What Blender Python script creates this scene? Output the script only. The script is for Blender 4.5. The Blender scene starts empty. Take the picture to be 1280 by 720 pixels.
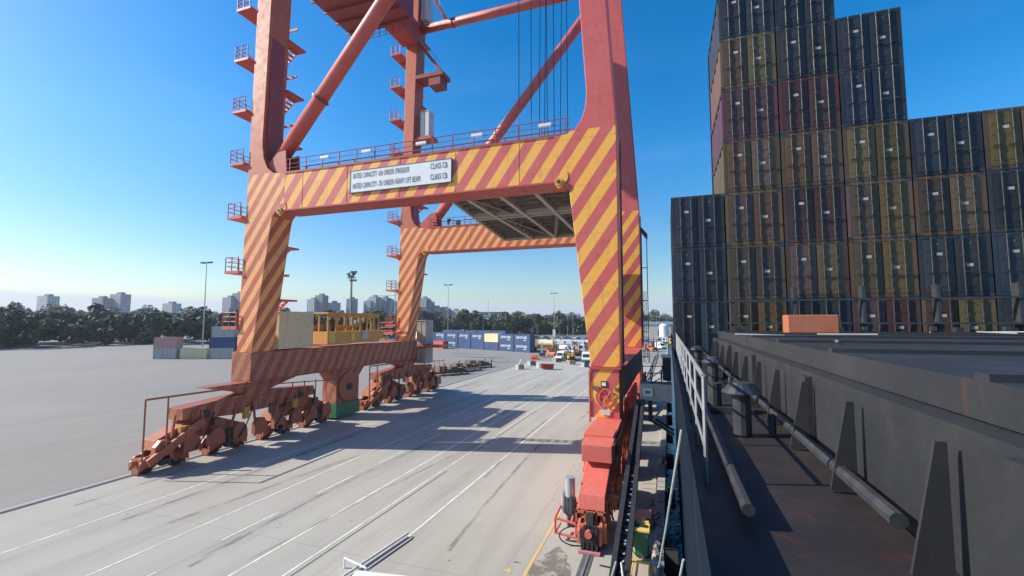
import bpy, math, random
from mathutils import Vector, Matrix
random.seed(11)
R = math.radians
scene = bpy.context.scene
col = scene.collection

# ------------------------------------------------------------------ materials
MATS = {}
def newmat(name):
    m = bpy.data.materials.new(name); m.use_nodes = True
    nt = m.node_tree; b = nt.nodes['Principled BSDF']
    MATS[name] = m
    return m, nt, b
def N(nt, t, **kw):
    n = nt.nodes.new(t)
    for k, v in kw.items():
        setattr(n, k, v)
    return n
def mathn(nt, op, a, b=None, c=None):
    n = nt.nodes.new('ShaderNodeMath'); n.operation = op
    for i, x in enumerate((a, b, c)):
        if x is None: continue
        if isinstance(x, (int, float)): n.inputs[i].default_value = x
        else: nt.links.new(x, n.inputs[i])
    return n.outputs[0]
def mix(nt, fac, a, b, blend='MIX'):
    n = nt.nodes.new('ShaderNodeMix'); n.data_type = 'RGBA'; n.blend_type = blend
    for s, x in ((n.inputs[0], fac), (n.inputs[6], a), (n.inputs[7], b)):
        if isinstance(x, (int, float)): s.default_value = x
        elif isinstance(x, tuple): s.default_value = (*x[:3], 1)
        else: nt.links.new(x, s)
    return n.outputs[2]
def noise(nt, vec, scale, detail=4, rough=.6):
    n = nt.nodes.new('ShaderNodeTexNoise'); n.inputs['Scale'].default_value = scale
    n.inputs['Detail'].default_value = detail; n.inputs['Roughness'].default_value = rough
    if vec is not None: nt.links.new(vec, n.inputs['Vector'])
    return n.outputs['Fac']
def ramp(nt, fac, lo, hi, a=0., b=1.):
    n = nt.nodes.new('ShaderNodeMapRange'); nt.links.new(fac, n.inputs[0])
    n.inputs[1].default_value = lo; n.inputs[2].default_value = hi
    n.inputs[3].default_value = a; n.inputs[4].default_value = b
    return n.outputs[0]
def scaled(nt, vec, s):
    n = nt.nodes.new('ShaderNodeMapping'); nt.links.new(vec, n.inputs['Vector'])
    n.inputs['Scale'].default_value = s
    return n.outputs[0]
def bump(nt, b, h, strength=.2, dist=.02):
    n = nt.nodes.new('ShaderNodeBump'); n.inputs['Strength'].default_value = strength
    n.inputs['Distance'].default_value = dist
    nt.links.new(h, n.inputs['Height']); nt.links.new(n.outputs[0], b.inputs['Normal'])
def wornify(nt, b, colr, pos, streak=(.10, .035, .02), amt=.5, var=.22, gs=1.0):
    """patchy fading plus vertical rust streaks"""
    fade = noise(nt, pos, .55*gs, 6, .65)
    c = mix(nt, ramp(nt, fade, .3, .75, 0, var), colr, (.62, .55, .5))
    grime = noise(nt, pos, 1.7*gs, 8, .7)
    c = mix(nt, ramp(nt, grime, .5, .8, 0, .35), c, (.08, .05, .045))
    st = noise(nt, scaled(nt, pos, (3.2*gs, 3.2*gs, .22*gs)), 1., 5, .7)
    c = mix(nt, ramp(nt, st, .58, .75, 0, amt), c, streak)
    nt.links.new(c, b.inputs['Base Color'])
    nt.links.new(ramp(nt, grime, .2, .8, .38, .7), b.inputs['Roughness'])
def paint(name, c, amt=.35, var=.15, gs=1., rough=None, metal=0.):
    m, nt, b = newmat(name)
    if name.startswith('ship_box'):                  # every box has weathered differently
        oi = N(nt, 'ShaderNodeObjectInfo'); hv = N(nt, 'ShaderNodeHueSaturation'); hv.inputs['Color'].default_value = (*c, 1)
        nt.links.new(ramp(nt, oi.outputs['Random'], 0, 1, .5, 1.5), hv.inputs['Value'])
        nt.links.new(ramp(nt, mathn(nt, 'FRACT', mathn(nt, 'MULTIPLY', oi.outputs['Random'], 7.3)), 0, 1, .455, .54), hv.inputs['Hue'])
        nt.links.new(ramp(nt, mathn(nt, 'FRACT', mathn(nt, 'MULTIPLY', oi.outputs['Random'], 3.7)), 0, 1, .6, 1.1), hv.inputs['Saturation'])
        c = hv.outputs[0]
    g = N(nt, 'ShaderNodeNewGeometry')
    wornify(nt, b, c, g.outputs['Position'], amt=amt, var=var, gs=gs)
    if metal: b.inputs['Metallic'].default_value = metal
    return m
def plain(name, c, rough=.6, metal=0., var=.25, scale=3.):
    m, nt, b = newmat(name)
    g = N(nt, 'ShaderNodeNewGeometry')
    n = noise(nt, g.outputs['Position'], scale, 5, .6)
    cc = mix(nt, ramp(nt, n, .25, .75, 0, 1), tuple(x*(1-var) for x in c), tuple(min(.9, x*(1+var)) for x in c))
    nt.links.new(cc, b.inputs['Base Color'])
    b.inputs['Roughness'].default_value = rough; b.inputs['Metallic'].default_value = metal
    return m
def glassm(name, c=(.03, .045, .06)):
    m, nt, b = newmat(name)
    b.inputs['Base Color'].default_value = (*c, 1); b.inputs['Roughness'].default_value = .08
    b.inputs['Specular IOR Level'].default_value = .8
    return m

RED = (.68, .13, .11)
REDD = (.50, .075, .05)
YEL = (.98, .46, .06)
def stripemat(name, red, yel, ztop, zper=2.28, slope=1.42, duty=.5, yk=1.):
    m, nt, b = newmat(name)
    g = N(nt, 'ShaderNodeNewGeometry'); p = g.outputs['Position']
    s = N(nt, 'ShaderNodeSeparateXYZ'); nt.links.new(p, s.inputs[0])
    x, y, z = s.outputs
    # paint bands in metres, wrapped round the corner of the box
    h = mathn(nt, 'ADD', x, mathn(nt, 'MULTIPLY', mathn(nt, 'SUBTRACT', y, 28.), yk))
    t = mathn(nt, 'SUBTRACT', z, mathn(nt, 'MULTIPLY', h, slope))
    wob = mathn(nt, 'MULTIPLY', mathn(nt, 'SUBTRACT', noise(nt, p, 1.5, 2), .5), .05)
    t = mathn(nt, 'ADD', t, wob)
    f = mathn(nt, 'FRACT', mathn(nt, 'DIVIDE', mathn(nt, 'SUBTRACT', t, 22.98), zper))
    band = mathn(nt, 'LESS_THAN', f, duty)
    band = mathn(nt, 'MULTIPLY', band, mathn(nt, 'LESS_THAN', z, ztop))
    sn = N(nt, 'ShaderNodeSeparateXYZ'); nt.links.new(g.outputs['Normal'], sn.inputs[0])
    band = mathn(nt, 'MULTIPLY', band, mathn(nt, 'LESS_THAN', mathn(nt, 'ABSOLUTE', sn.outputs[2]), .6))
    c = mix(nt, band, red, yel)
    # thin dark overspray edge of every band
    e = mathn(nt, 'LESS_THAN', mathn(nt, 'ABSOLUTE', mathn(nt, 'SUBTRACT', mathn(nt, 'ABSOLUTE', mathn(nt, 'SUBTRACT', f, .25)), .25)), .012)
    c = mix(nt, mathn(nt, 'MULTIPLY', e, .35), c, (.25, .08, .04))
    # chips
    vor = N(nt, 'ShaderNodeTexVoronoi'); vor.inputs['Scale'].default_value = .9; nt.links.new(p, vor.inputs['Vector'])
    chip = mathn(nt, 'LESS_THAN', mathn(nt, 'ADD', vor.outputs['Distance'], mathn(nt, 'MULTIPLY', noise(nt, p, 9, 3), .12)), .115)
    c = mix(nt, mathn(nt, 'MULTIPLY', chip, .8), c, (.12, .05, .02))
    wornify(nt, b, c, p, amt=.28, var=.10)
    # plate seams every 3.1 m
    fz = mathn(nt, 'FRACT', mathn(nt, 'DIVIDE', z, 3.1))
    seam = mathn(nt, 'LESS_THAN', fz, .008)
    bc = b.inputs['Base Color'].links[0].from_socket
    nt.links.new(mix(nt, mathn(nt, 'MULTIPLY', seam, .45), bc, (.12, .04, .03)), b.inputs['Base Color'])
    bump(nt, b, mathn(nt, 'ADD', noise(nt, p, 1.1, 3), seam), .2, .02)
    return m
M = {}
M['stripe'] = stripemat('crane_stripe_paint', (.64, .105, .09), YEL, 22.25)
M['stripe_old'] = stripemat('faded_stripe_paint', (.56, .12, .045), (.97, .43, .14), 22.25, zper=1.72)
M['stripe_sill'] = stripemat('sill_stripe_paint', (.34, .08, .035), (.46, .17, .07), 7.5, zper=2.3, slope=1.9)
M['red'] = paint('crane_red_paint', RED, .3, .14)
M['red_deep'] = paint('crane_deep_red_paint', REDD, .3, .08)
M['red_dark'] = paint('old_maroon_paint', (.30, .05, .05), .3, .05)
M['bogie'] = paint('bogie_red_paint', (.66, .125, .085), .4, .12, 2.)
M['bogie_orange'] = paint('bogie_orange_paint', (.42, .12, .045), .5, .12, 2.)
M['bogie_brown'] = paint('weathered_sill_paint', (.52, .25, .20), .45, .2, 1.5)
M['cab'] = paint('cab_yellow_paint', (.68, .34, .05), .3, .1, 2.)
M['cab_dark'] = plain('cab_interior', (.05, .045, .04))
M['steel'] = plain('galvanised_steel', (.36, .37, .37), .5, .6, .2, 2.)
M['steel_dark'] = plain('dark_steel', (.06, .065, .07), .5, .4, .4, 5.)
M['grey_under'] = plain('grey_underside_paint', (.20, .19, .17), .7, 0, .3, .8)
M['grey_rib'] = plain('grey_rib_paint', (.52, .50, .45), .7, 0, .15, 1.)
M['rubber'] = plain('black_rubber', (.02, .02, .022), .8)
M['black'] = plain('black_paint', (.03, .033, .04), .45, 0, .4, 4.)
M['white'] = plain('white_paint', (.78, .79, .78), .5, 0, .07, 2.)
M['white_panel'] = plain('white_sheet', (.62, .63, .62), .5, 0, .12, 1.)
M['cream'] = paint('cream_paint', (.72, .60, .34), .3, .1, 1.)
M['navy'] = paint('navy_paint', (.016, .060, .17), .25, .06, .6)
M['hull'] = paint('hull_navy_paint', (.003, .012, .024), .3, .006, .5)
M['ship_navy'] = paint('ship_box_navy', (.008, .018, .034), .3, .03, .6)
M['ship_maroon'] = paint('ship_box_maroon', (.060, .014, .016), .3, .04, .6)
M['ship_ochre'] = paint('ship_box_ochre', (.085, .050, .014), .3, .04, .6)
M['ship_grey'] = paint('ship_box_slate', (.018, .024, .028), .3, .04, .6)
M['deck'] = paint('deck_paint', (.022, .017, .018), .5, .02, 1.)
M['hatch'] = paint('hatch_paint', (.020, .024, .028), .5, .02, 1.)
M['blue'] = paint('bright_blue_paint', (.02, .10, .42), .2, .05, 1.)
M['green'] = plain('green_plastic', (.045, .20, .11), .45, 0, .15, 4.)
M['lid'] = plain('yellow_plastic', (.72, .52, .12), .45, 0, .1, 4.)
M['yellow'] = plain('yellow_steel_paint', (.75, .48, .05), .5, 0, .15, 4.)
M['orange'] = plain('orange_plastic', (.80, .16, .06), .5, 0, .1, 2.)
M['maroon'] = plain('maroon_paint', (.28, .03, .04), .6, 0, .3, 2.)
M['brown'] = plain('rusty_brown', (.17, .11, .075), .8, 0, .45, 1.5)
M['tan'] = plain('tan_paint', (.50, .42, .30), .7, 0, .25, 1.5)
M['pink'] = plain('faded_pink_sign', (.55, .20, .24), .6)
M['silver'] = plain('silver_car_paint', (.42, .43, .45), .3, .3, .1, 1.)
M['darkcar'] = plain('dark_car_paint', (.04, .045, .06), .3, .2, .3, 1.)
M['redcar'] = plain('red_car_paint', (.30, .03, .03), .3, .1, .2, 1.)
M['glass'] = glassm('dark_glass')
M['lamp_lens'] = plain('lamp_lens', (.85, .87, .88), .2, 0, .03)
M['ink'] = plain('sign_ink', (.10, .10, .11), .6)
M['letter'] = plain('white_lettering', (.80, .82, .85), .5, 0, .04)
M['rope'] = plain('pale_rope', (.42, .46, .45), .8)
M['wire'] = plain('dark_wire', (.03, .04, .07), .6)
M['teal'] = plain('teal_cladding', (.07, .22, .25), .6, 0, .1, .1)
M['concrete'] = plain('cast_concrete', (.42, .40, .37), .85, 0, .25, 1.2)
M['bark'] = plain('tree_bark', (.07, .055, .04), .9)

def leafm(name, a, b_):
    m, nt, b = newmat(name)
    g = N(nt, 'ShaderNodeNewGeometry')
    n1 = noise(nt, g.outputs['Position'], .07, 4, .6)
    n2 = noise(nt, g.outputs['Position'], 1.1, 3, .6)
    f = mathn(nt, 'ADD', mathn(nt, 'MULTIPLY', n1, .75), mathn(nt, 'MULTIPLY', n2, .45))
    nt.links.new(mix(nt, ramp(nt, f, .42, .75), a, b_), b.inputs['Base Color'])
    b.inputs['Roughness'].default_value = .8
    return m
M['leaf'] = leafm('foliage_dark', (.016, .030, .018), (.085, .105, .045))
M['leaf2'] = leafm('foliage_olive', (.03, .045, .02), (.085, .10, .04))
_h = M['hull'].node_tree.nodes['Principled BSDF']; _h.inputs['Specular IOR Level'].default_value = .06
for _l in list(_h.inputs['Roughness'].links): M['hull'].node_tree.links.remove(_l)
_h.inputs['Roughness'].default_value = .95
def corrugated(name, c):
    m, nt, b = newmat(name)
    g = N(nt, 'ShaderNodeNewGeometry')
    wornify(nt, b, c, g.outputs['Position'], amt=.35, var=.06, gs=.6)
    return m
# concrete apron
def groundmat(name, base, dark, joints, js, warm=(.34, .27, .20)):
    m, nt, b = newmat(name)
    g = N(nt, 'ShaderNodeNewGeometry'); p = g.outputs['Position']
    big = noise(nt, p, .035, 5, .6)
    c = mix(nt, ramp(nt, big, .35, .68), base, tuple(x*.86 for x in base))
    wm = noise(nt, p, .075, 4, .55)
    c = mix(nt, ramp(nt, wm, .52, .75, 0, .45), c, warm)
    st = noise(nt, scaled(nt, p, (1.1, .10, 1)), .5, 6, .65)       # traffic wear along the quay
    c = mix(nt, ramp(nt, st, .46, .74, 0, .5), c, dark)
    sp = noise(nt, p, 1.3, 6, .75)
    c = mix(nt, ramp(nt, sp, .60, .74, 0, .45), c, dark)
    pt = N(nt, 'ShaderNodeTexVoronoi'); pt.distance = 'CHEBYCHEV'; pt.inputs['Scale'].default_value = .12; nt.links.new(p, pt.inputs['Vector'])
    pr = N(nt, 'ShaderNodeSeparateXYZ'); nt.links.new(pt.outputs['Color'], pr.inputs[0])
    c = mix(nt, ramp(nt, pr.outputs[0], .55, 1, 0, .16), c, warm)         # recast slabs
    fine = noise(nt, p, 14, 5, .7)
    c = mix(nt, ramp(nt, fine, .35, .7, 0, .22), c, tuple(x*.6 for x in base))
    vor = N(nt, 'ShaderNodeTexVoronoi'); vor.inputs['Scale'].default_value = .8; nt.links.new(p, vor.inputs['Vector'])
    spot = mathn(nt, 'LESS_THAN', mathn(nt, 'ADD', vor.outputs['Distance'], mathn(nt, 'MULTIPLY', noise(nt, p, 6, 3), .06)), .075)
    c = mix(nt, mathn(nt, 'MULTIPLY', spot, .7), c, (.06, .055, .05))
    s = N(nt, 'ShaderNodeSeparateXYZ'); nt.links.new(p, s.inputs[0])
    if joints:
        w = mathn(nt, 'MULTIPLY', mathn(nt, 'SUBTRACT', noise(nt, p, .8, 3), .5), .08)
        jx = mathn(nt, 'LESS_THAN', mathn(nt, 'FRACT', mathn(nt, 'DIVIDE', mathn(nt, 'ADD', s.outputs[0], w), js)), .05/js)
        jy = mathn(nt, 'LESS_THAN', mathn(nt, 'FRACT', mathn(nt, 'DIVIDE', mathn(nt, 'ADD', s.outputs[1], w), js*1.3)), .05/js)
        j = mathn(nt, 'MAXIMUM', jx, jy)
        c = mix(nt, mathn(nt, 'MULTIPLY', j, .35), c, dark)
    nt.links.new(c, b.inputs['Base Color'])
    b.inputs['Roughness'].default_value = .85
    bump(nt, b, mathn(nt, 'ADD', sp, mathn(nt, 'MULTIPLY', fine, .6)), .25, .02)
    return m
M['apron'] = groundmat('apron_concrete', (.455, .435, .37), (.22, .205, .185), True, 6.5)
M['yard'] = groundmat('yard_asphalt', (.29, .27, .235), (.17, .16, .14), False, 1.)
M['land'] = groundmat('far_land', (.22, .215, .18), (.10, .11, .08), False, 1.)
M['stain'] = groundmat('old_stain', (.235, .20, .165), (.15, .13, .11), False, 1.)
M['quaywall'] = M['concrete']
_nt = M['stain'].node_tree; _g = N(_nt, 'ShaderNodeNewGeometry'); _b = _nt.nodes['Principled BSDF']
_nt.links.new(ramp(_nt, noise(_nt, _g.outputs['Position'], 1.6, 7, .7), .40, .56, .0, .8), _b.inputs['Alpha'])
def linemat(name, c, wear=.5):
    m, nt, b = newmat(name)
    g = N(nt, 'ShaderNodeNewGeometry')
    n = noise(nt, g.outputs['Position'], 1.2, 7, .8)
    cc = mix(nt, ramp(nt, n, wear-.06, wear+.12, 0, .85), c, (.42, .41, .37))
    nt.links.new(cc, b.inputs['Base Color']); b.inputs['Roughness'].default_value = .8
    return m
M['linew'] = linemat('worn_white_line', (.78, .78, .75), .52)
M['liney'] = linemat('worn_yellow_line', (.70, .47, .12), .50)
M['joint'] = linemat('dark_joint', (.10, .10, .10), .62)
def watermat():
    m, nt, b = newmat('harbour_water')
    b.inputs['Base Color'].default_value = (.01, .03, .045, 1); b.inputs['Roughness'].default_value = .12
    g = N(nt, 'ShaderNodeNewGeometry')
    bump(nt, b, noise(nt, g.outputs['Position'], .6, 5, .6), .5, .3)
    return m
M['water'] = watermat()
def bldmat(name, c, win=(.06, .07, .09), fw=3.2, fh=3.1, duty=.55):
    m, nt, b = newmat(name)
    g = N(nt, 'ShaderNodeNewGeometry'); s = N(nt, 'ShaderNodeSeparateXYZ'); nt.links.new(g.outputs['Position'], s.inputs[0])
    sn = N(nt, 'ShaderNodeSeparateXYZ'); nt.links.new(g.outputs['Normal'], sn.inputs[0])
    a = mathn(nt, 'LESS_THAN', mathn(nt, 'FRACT', mathn(nt, 'DIVIDE', mathn(nt, 'ADD', s.outputs[0], s.outputs[1]), fw)), duty)
    z = mathn(nt, 'LESS_THAN', mathn(nt, 'FRACT', mathn(nt, 'DIVIDE', s.outputs[2], fh)), .5)
    w = mathn(nt, 'MULTIPLY', mathn(nt, 'MULTIPLY', a, z), mathn(nt, 'LESS_THAN', mathn(nt, 'ABSOLUTE', sn.outputs[2]), .5))
    nt.links.new(mix(nt, w, c, win), b.inputs['Base Color']); b.inputs['Roughness'].default_value = .6
    return m
M['bld_a'] = bldmat('grey_tower_facade', (.34, .35, .37)); M['bld_b'] = bldmat('pale_tower_facade', (.48, .48, .47), fw=4.1)
M['bld_c'] = bldmat('brown_tower_facade', (.25, .23, .23), fw=5.)
M['bld_d'] = bldmat('long_white_facade', (.62, .62, .60), fw=6., fh=3.6, duty=.7)

# ------------------------------------------------------------------ mesh building
def origin_of(o):
    v = Vector((0, 0, 0))
    while o is not None:
        v = v + o.location if o.rotation_euler.z == 0 else o.matrix_basis @ v
        o = o.parent
    return v
class MB:
    def __init__(s): s.v = []; s.f = []; s.mi = []; s.m = 0; s.T = None
    def add(s, vs, fs):
        k = len(s.v)
        s.v += [s.T @ Vector(p) if s.T else Vector(p) for p in vs]
        for f in fs: s.f.append([i+k for i in f]); s.mi.append(s.m)
    def box(s, x0, x1, y0, y1, z0, z1):
        if x0 > x1: x0, x1 = x1, x0
        if y0 > y1: y0, y1 = y1, y0
        if z0 > z1: z0, z1 = z1, z0
        s.add([(x0,y0,z0),(x1,y0,z0),(x1,y1,z0),(x0,y1,z0),(x0,y0,z1),(x1,y0,z1),(x1,y1,z1),(x0,y1,z1)],
              [(0,3,2,1),(4,5,6,7),(0,1,5,4),(1,2,6,5),(2,3,7,6),(3,0,4,7)])
        return s
    def prism(s, pts, ax, a, b):
        """pts polygon in the plane normal to axis ax ('x': (y,z), 'y': (x,z), 'z': (x,y)) from a to b"""
        n = len(pts)
        def P(p, t): return {'x': (t, p[0], p[1]), 'y': (p[0], t, p[1]), 'z': (p[0], p[1], t)}[ax]
        ar = sum(pts[i][0]*pts[(i+1) % n][1]-pts[(i+1) % n][0]*pts[i][1] for i in range(n))
        if (ar < 0) != (ax == 'y'): pts = pts[::-1]
        vs = [P(p, a) for p in pts]+[P(p, b) for p in pts]
        fs = [tuple(range(n))[::-1], tuple(range(n, 2*n))]+[(i, (i+1) % n, n+(i+1) % n, n+i) for i in range(n)]
        if a > b: fs = [tuple(reversed(f)) for f in fs]
        s.add(vs, fs); return s
    def tube(s, a, b, r, n=8, r2=None, caps=True):
        a = Vector(a); b = Vector(b); d = (b-a)
        if d.length < 1e-6: return s
        q = d.normalized().to_track_quat('Z', 'Y').to_matrix()
        r2 = r if r2 is None else r2
        vs = []
        for t, rr in ((a, r), (b, r2)):
            for i in range(n):
                an = 2*math.pi*(i+.5)/n
                vs.append(t+q @ Vector((rr*math.cos(an), rr*math.sin(an), 0)))
        fs = [(i, (i+1) % n, n+(i+1) % n, n+i) for i in range(n)]
        if caps: fs += [tuple(range(n))[::-1], tuple(range(n, 2*n))]
        s.add(vs, fs); return s
    def path(s, pts, r, n=6):
        for a, b in zip(pts, pts[1:]): s.tube(a, b, r, n)
        return s
    def bar(s, a, b, w, h):
        """rectangular bar between two points"""
        a = Vector(a); b = Vector(b); d = (b-a).normalized()
        up = Vector((0, 0, 1)) if abs(d.z) < .95 else Vector((0, 1, 0))
        sd = d.cross(up).normalized(); u = sd.cross(d)
        vs = []
        for t in (a, b):
            for i, j in ((-1,-1),(1,-1),(1,1),(-1,1)): vs.append(t+sd*w/2*i+u*h/2*j)
        s.add(vs, [(0,1,2,3),(7,6,5,4),(0,4,5,1),(1,5,6,2),(2,6,7,3),(3,7,4,0)]); return s
    def build(s, name, mats, parent=None, bevel=0, smooth=False):
        me = bpy.data.meshes.new(name)
        o0 = origin_of(parent)
        me.from_pydata([tuple(v-o0) for v in s.v], [], s.f)
        if not isinstance(mats, (list, tuple)): mats = [mats]
        for m in mats: me.materials.append(m)
        if len(mats) > 1: me.polygons.foreach_set('material_index', s.mi)
        if smooth: me.polygons.foreach_set('use_smooth', [True]*len(me.polygons))
        me.update()
        o = bpy.data.objects.new(name, me); col.objects.link(o)
        if parent: o.parent = parent
        if bevel:
            b = o.modifiers.new('edge', 'BEVEL'); b.width = bevel; b.segments = 2; b.limit_method = 'ANGLE'
        return o
def tag(o, label=None, cat=None, group=None, kind=None):
    if label: o['label'] = label
    if cat: o['category'] = cat
    if group: o['group'] = group
    if kind: o['kind'] = kind
    return o
def empty(name, loc, label=None, cat=None, group=None, rz=0):
    o = bpy.data.objects.new(name, None); col.objects.link(o); o.location = loc; o.rotation_euler.z = rz
    o.empty_display_size = .3
    return tag(o, label, cat, group)
def copy_tree(o, parent=None, loc=None, rz=None):
    c = o.copy(); col.objects.link(c)
    if parent: c.parent = parent
    if loc is not None: c.location = loc
    if rz is not None: c.rotation_euler.z = rz
    for ch in o.children: copy_tree(ch, c)
    return c
def move_tree(o, d):
    o.location = o.location + Vector(d)
def text_into(parent, txt, size, xs, org, xdir, zdir, mat, name='lettering', depth=.01, align='LEFT', bold=0., sp=1.):
    cu = bpy.data.curves.new('t', 'FONT'); cu.body = txt; cu.size = size; cu.extrude = depth; cu.align_x = align; cu.offset = bold
    cu.resolution_u = 3; cu.space_character = sp
    ob = bpy.data.objects.new('t', cu); col.objects.link(ob)
    bpy.context.view_layer.update()
    me = bpy.data.meshes.new_from_object(ob)
    bpy.data.objects.remove(ob)
    X = Vector(xdir).normalized(); Z = Vector(zdir).normalized(); Nn = X.cross(Z)
    o0 = origin_of(parent)
    for v in me.vertices:
        v.co = Vector(org)+X*v.co.x*xs+Z*v.co.y+Nn*v.co.z-o0
    me.materials.clear(); me.materials.append(mat)
    o = bpy.data.objects.new(name, me); col.objects.link(o); o.parent = parent
    return o

# ------------------------------------------------------------------ camera, world, sun
H = 10.0
cam = bpy.data.cameras.new('camera'); co = bpy.data.objects.new('camera', cam); col.objects.link(co)
co.location = (0, 0, H); co.rotation_euler = (R(90+4.25), 0, R(19.04))
cam.sensor_width = 36; cam.lens = 565/1280*36; cam.clip_start = .05; cam.clip_end = 9000
scene.camera = co
SUN = Vector((-1.5, -.42, 1)).normalized()
el = math.asin(SUN.z); az = math.atan2(SUN.x, SUN.y)
sl = bpy.data.lights.new('sun', 'SUN'); sl.energy = 4.7; sl.angle = R(.5); sl.color = (1, .93, .82)
so = bpy.data.objects.new('sun', sl); col.objects.link(so)
so.rotation_euler = SUN.to_track_quat('Z', 'Y').to_euler(); so.location = (-40, -20, 60)
w = bpy.data.worlds.new('World'); scene.world = w; w.use_nodes = True
nt = w.node_tree; bg = nt.nodes['Background']; bg.inputs[1].default_value = .13
sky = N(nt, 'ShaderNodeTexSky'); sky.sky_type = 'NISHITA'; sky.sun_disc = False
sky.sun_elevation = el; sky.sun_rotation = az; sky.air_density = 1.0; sky.dust_density = .6; sky.ozone_density = 2.2
tc = N(nt, 'ShaderNodeTexCoord'); sx = N(nt, 'ShaderNodeSeparateXYZ'); nt.links.new(tc.outputs['Generated'], sx.inputs[0])
hs = N(nt, 'ShaderNodeHueSaturation'); hs.inputs['Saturation'].default_value = 1.5; hs.inputs['Value'].default_value = 1.08
nt.links.new(sky.outputs[0], hs.inputs['Color'])
# a low bank of thin pale cloud lies along the horizon
cn = noise(nt, scaled(nt, tc.outputs['Generated'], (1, 1, 9)), 3.2, 6, .6)
edge = mathn(nt, 'ADD', .045, mathn(nt, 'MULTIPLY', mathn(nt, 'SUBTRACT', cn, .5), .05))
bank = N(nt, 'ShaderNodeMapRange'); nt.links.new(mathn(nt, 'SUBTRACT', sx.outputs[2], edge), bank.inputs[0])
bank.inputs[1].default_value = -.008; bank.inputs[2].default_value = .008; bank.inputs[3].default_value = .75; bank.inputs[4].default_value = 0
cirr = noise(nt, scaled(nt, tc.outputs['Generated'], (1, 1, 4)), 2.1, 6, .6)
cir = mathn(nt, 'MULTIPLY', ramp(nt, cirr, .52, .8, 0, .13), ramp(nt, sx.outputs[2], .1, .6, 1, 0))
fac = mathn(nt, 'MAXIMUM', bank.outputs[0], cir)
skyc = mix(nt, fac, hs.outputs[0], (4.9, 5.6, 6.8))
low = ramp(nt, sx.outputs[2], .0, .34, .64, 1.0)
cmb = N(nt, 'ShaderNodeCombineXYZ')
for i_ in range(3): nt.links.new(mathn(nt, 'MULTIPLY', low, 1.0), cmb.inputs[i_])
skyc = mix(nt, 1., skyc, cmb.outputs[0], 'MULTIPLY')
nt.links.new(skyc, bg.inputs[0])
vs = scene.view_settings; vs.view_transform = 'Standard'; vs.look = 'None'; vs.gamma = 1; vs.use_curve_mapping = False
vs.exposure = .55

# ------------------------------------------------------------------ setting
def sheet(name, x0, x1, y0, y1, z, mat, kind='structure', parent=None):
    mb = MB(); mb.add([(x0,y0,z),(x1,y0,z),(x1,y1,z),(x0,y1,z)], [(0,1,2,3)])
    o = mb.build(name, mat, parent)
    if kind: o['kind'] = kind
    return o
mb = MB()                                           # land as one solid sheet with the quay wall as its edge
mb.add([(-5000,-400,0),(-.85,-400,0),(-.85,420,0),(900,560,0),(5000,900,0),(5000,6000,0),(-5000,6000,0)], [(0,1,2,3,4,5,6)])
mb.add([(-.85,-400,0),(-.85,-400,-6),(-.85,420,-6),(-.85,420,0),(900,560,-6),(900,560,0),(5000,900,-6),(5000,900,0)], [(0,1,2,3),(3,2,4,5),(5,4,6,7)])
mb.build('ground', M['land'])['kind'] = 'structure'
sheet('quay_apron', -33.9, -.85, -120, 330, .004, M['apron'])
sheet('yard_pavement', -330, -33.9, -80, 250, .008, M['yard'])
sheet('far_pavement', -33.9, -.9, 112, 330, .008, M['yard'])
sheet('water', -.8, 4500, -400, 3000, -3.2, M['water'])
# quay edge coping
MB().box(-.86, -.42, -60, 330, -1.2, .16).build('quay_kerb', M['concrete'], None, .02)['kind'] = 'structure'
# painted lines
def dashes(name, x, wd, segs, mat, z=.012):
    mb = MB()
    for a, b in segs: mb.add([(x-wd/2,a,z),(x+wd/2,a,z),(x+wd/2,b,z),(x-wd/2,b,z)], [(0,1,2,3)])
    mb.build(name, mat)['kind'] = 'structure'
dashes('lane_marking', -11.7, .12, [(-30, 110)], M['linew'])
dashes('lane_marking', -14.6, .09, [(-30, 100)], M['linew'])
dashes('lane_marking', -16.6, .11, [(-30, 90)], M['linew'])
dashes('lane_marking', -19.6, .10, [(y, y+3.2) for y in range(-20, 80, 6)], M['linew'])
dashes('lane_marking', -21.9, .10, [(-30, 90)], M['linew'])
dashes('lane_marking', -27.5, .10, [(-30, 90)], M['linew'])
dashes('edge_marking', -5.62, .13, [(-30, 26.5), (31, 60)], M['liney'])
dashes('apron_joint', -14.3, .05, [(-30, 28), (33, 50)], M['joint'], .014)
# crane rails sunk in the apron
for xr in (-3.48, -33.3):
    mb = MB(); mb.box(xr-.22, xr-.075, -60, 200, .006, .02); mb.box(xr+.075, xr+.22, -60, 200, .006, .02)
    mb.m = 1; mb.box(xr-.05, xr+.05, -60, 200, .006, .05)
    o = mb.build('crane_rail_track', [M['joint'], M['steel']]); o['kind'] = 'structure'
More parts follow.
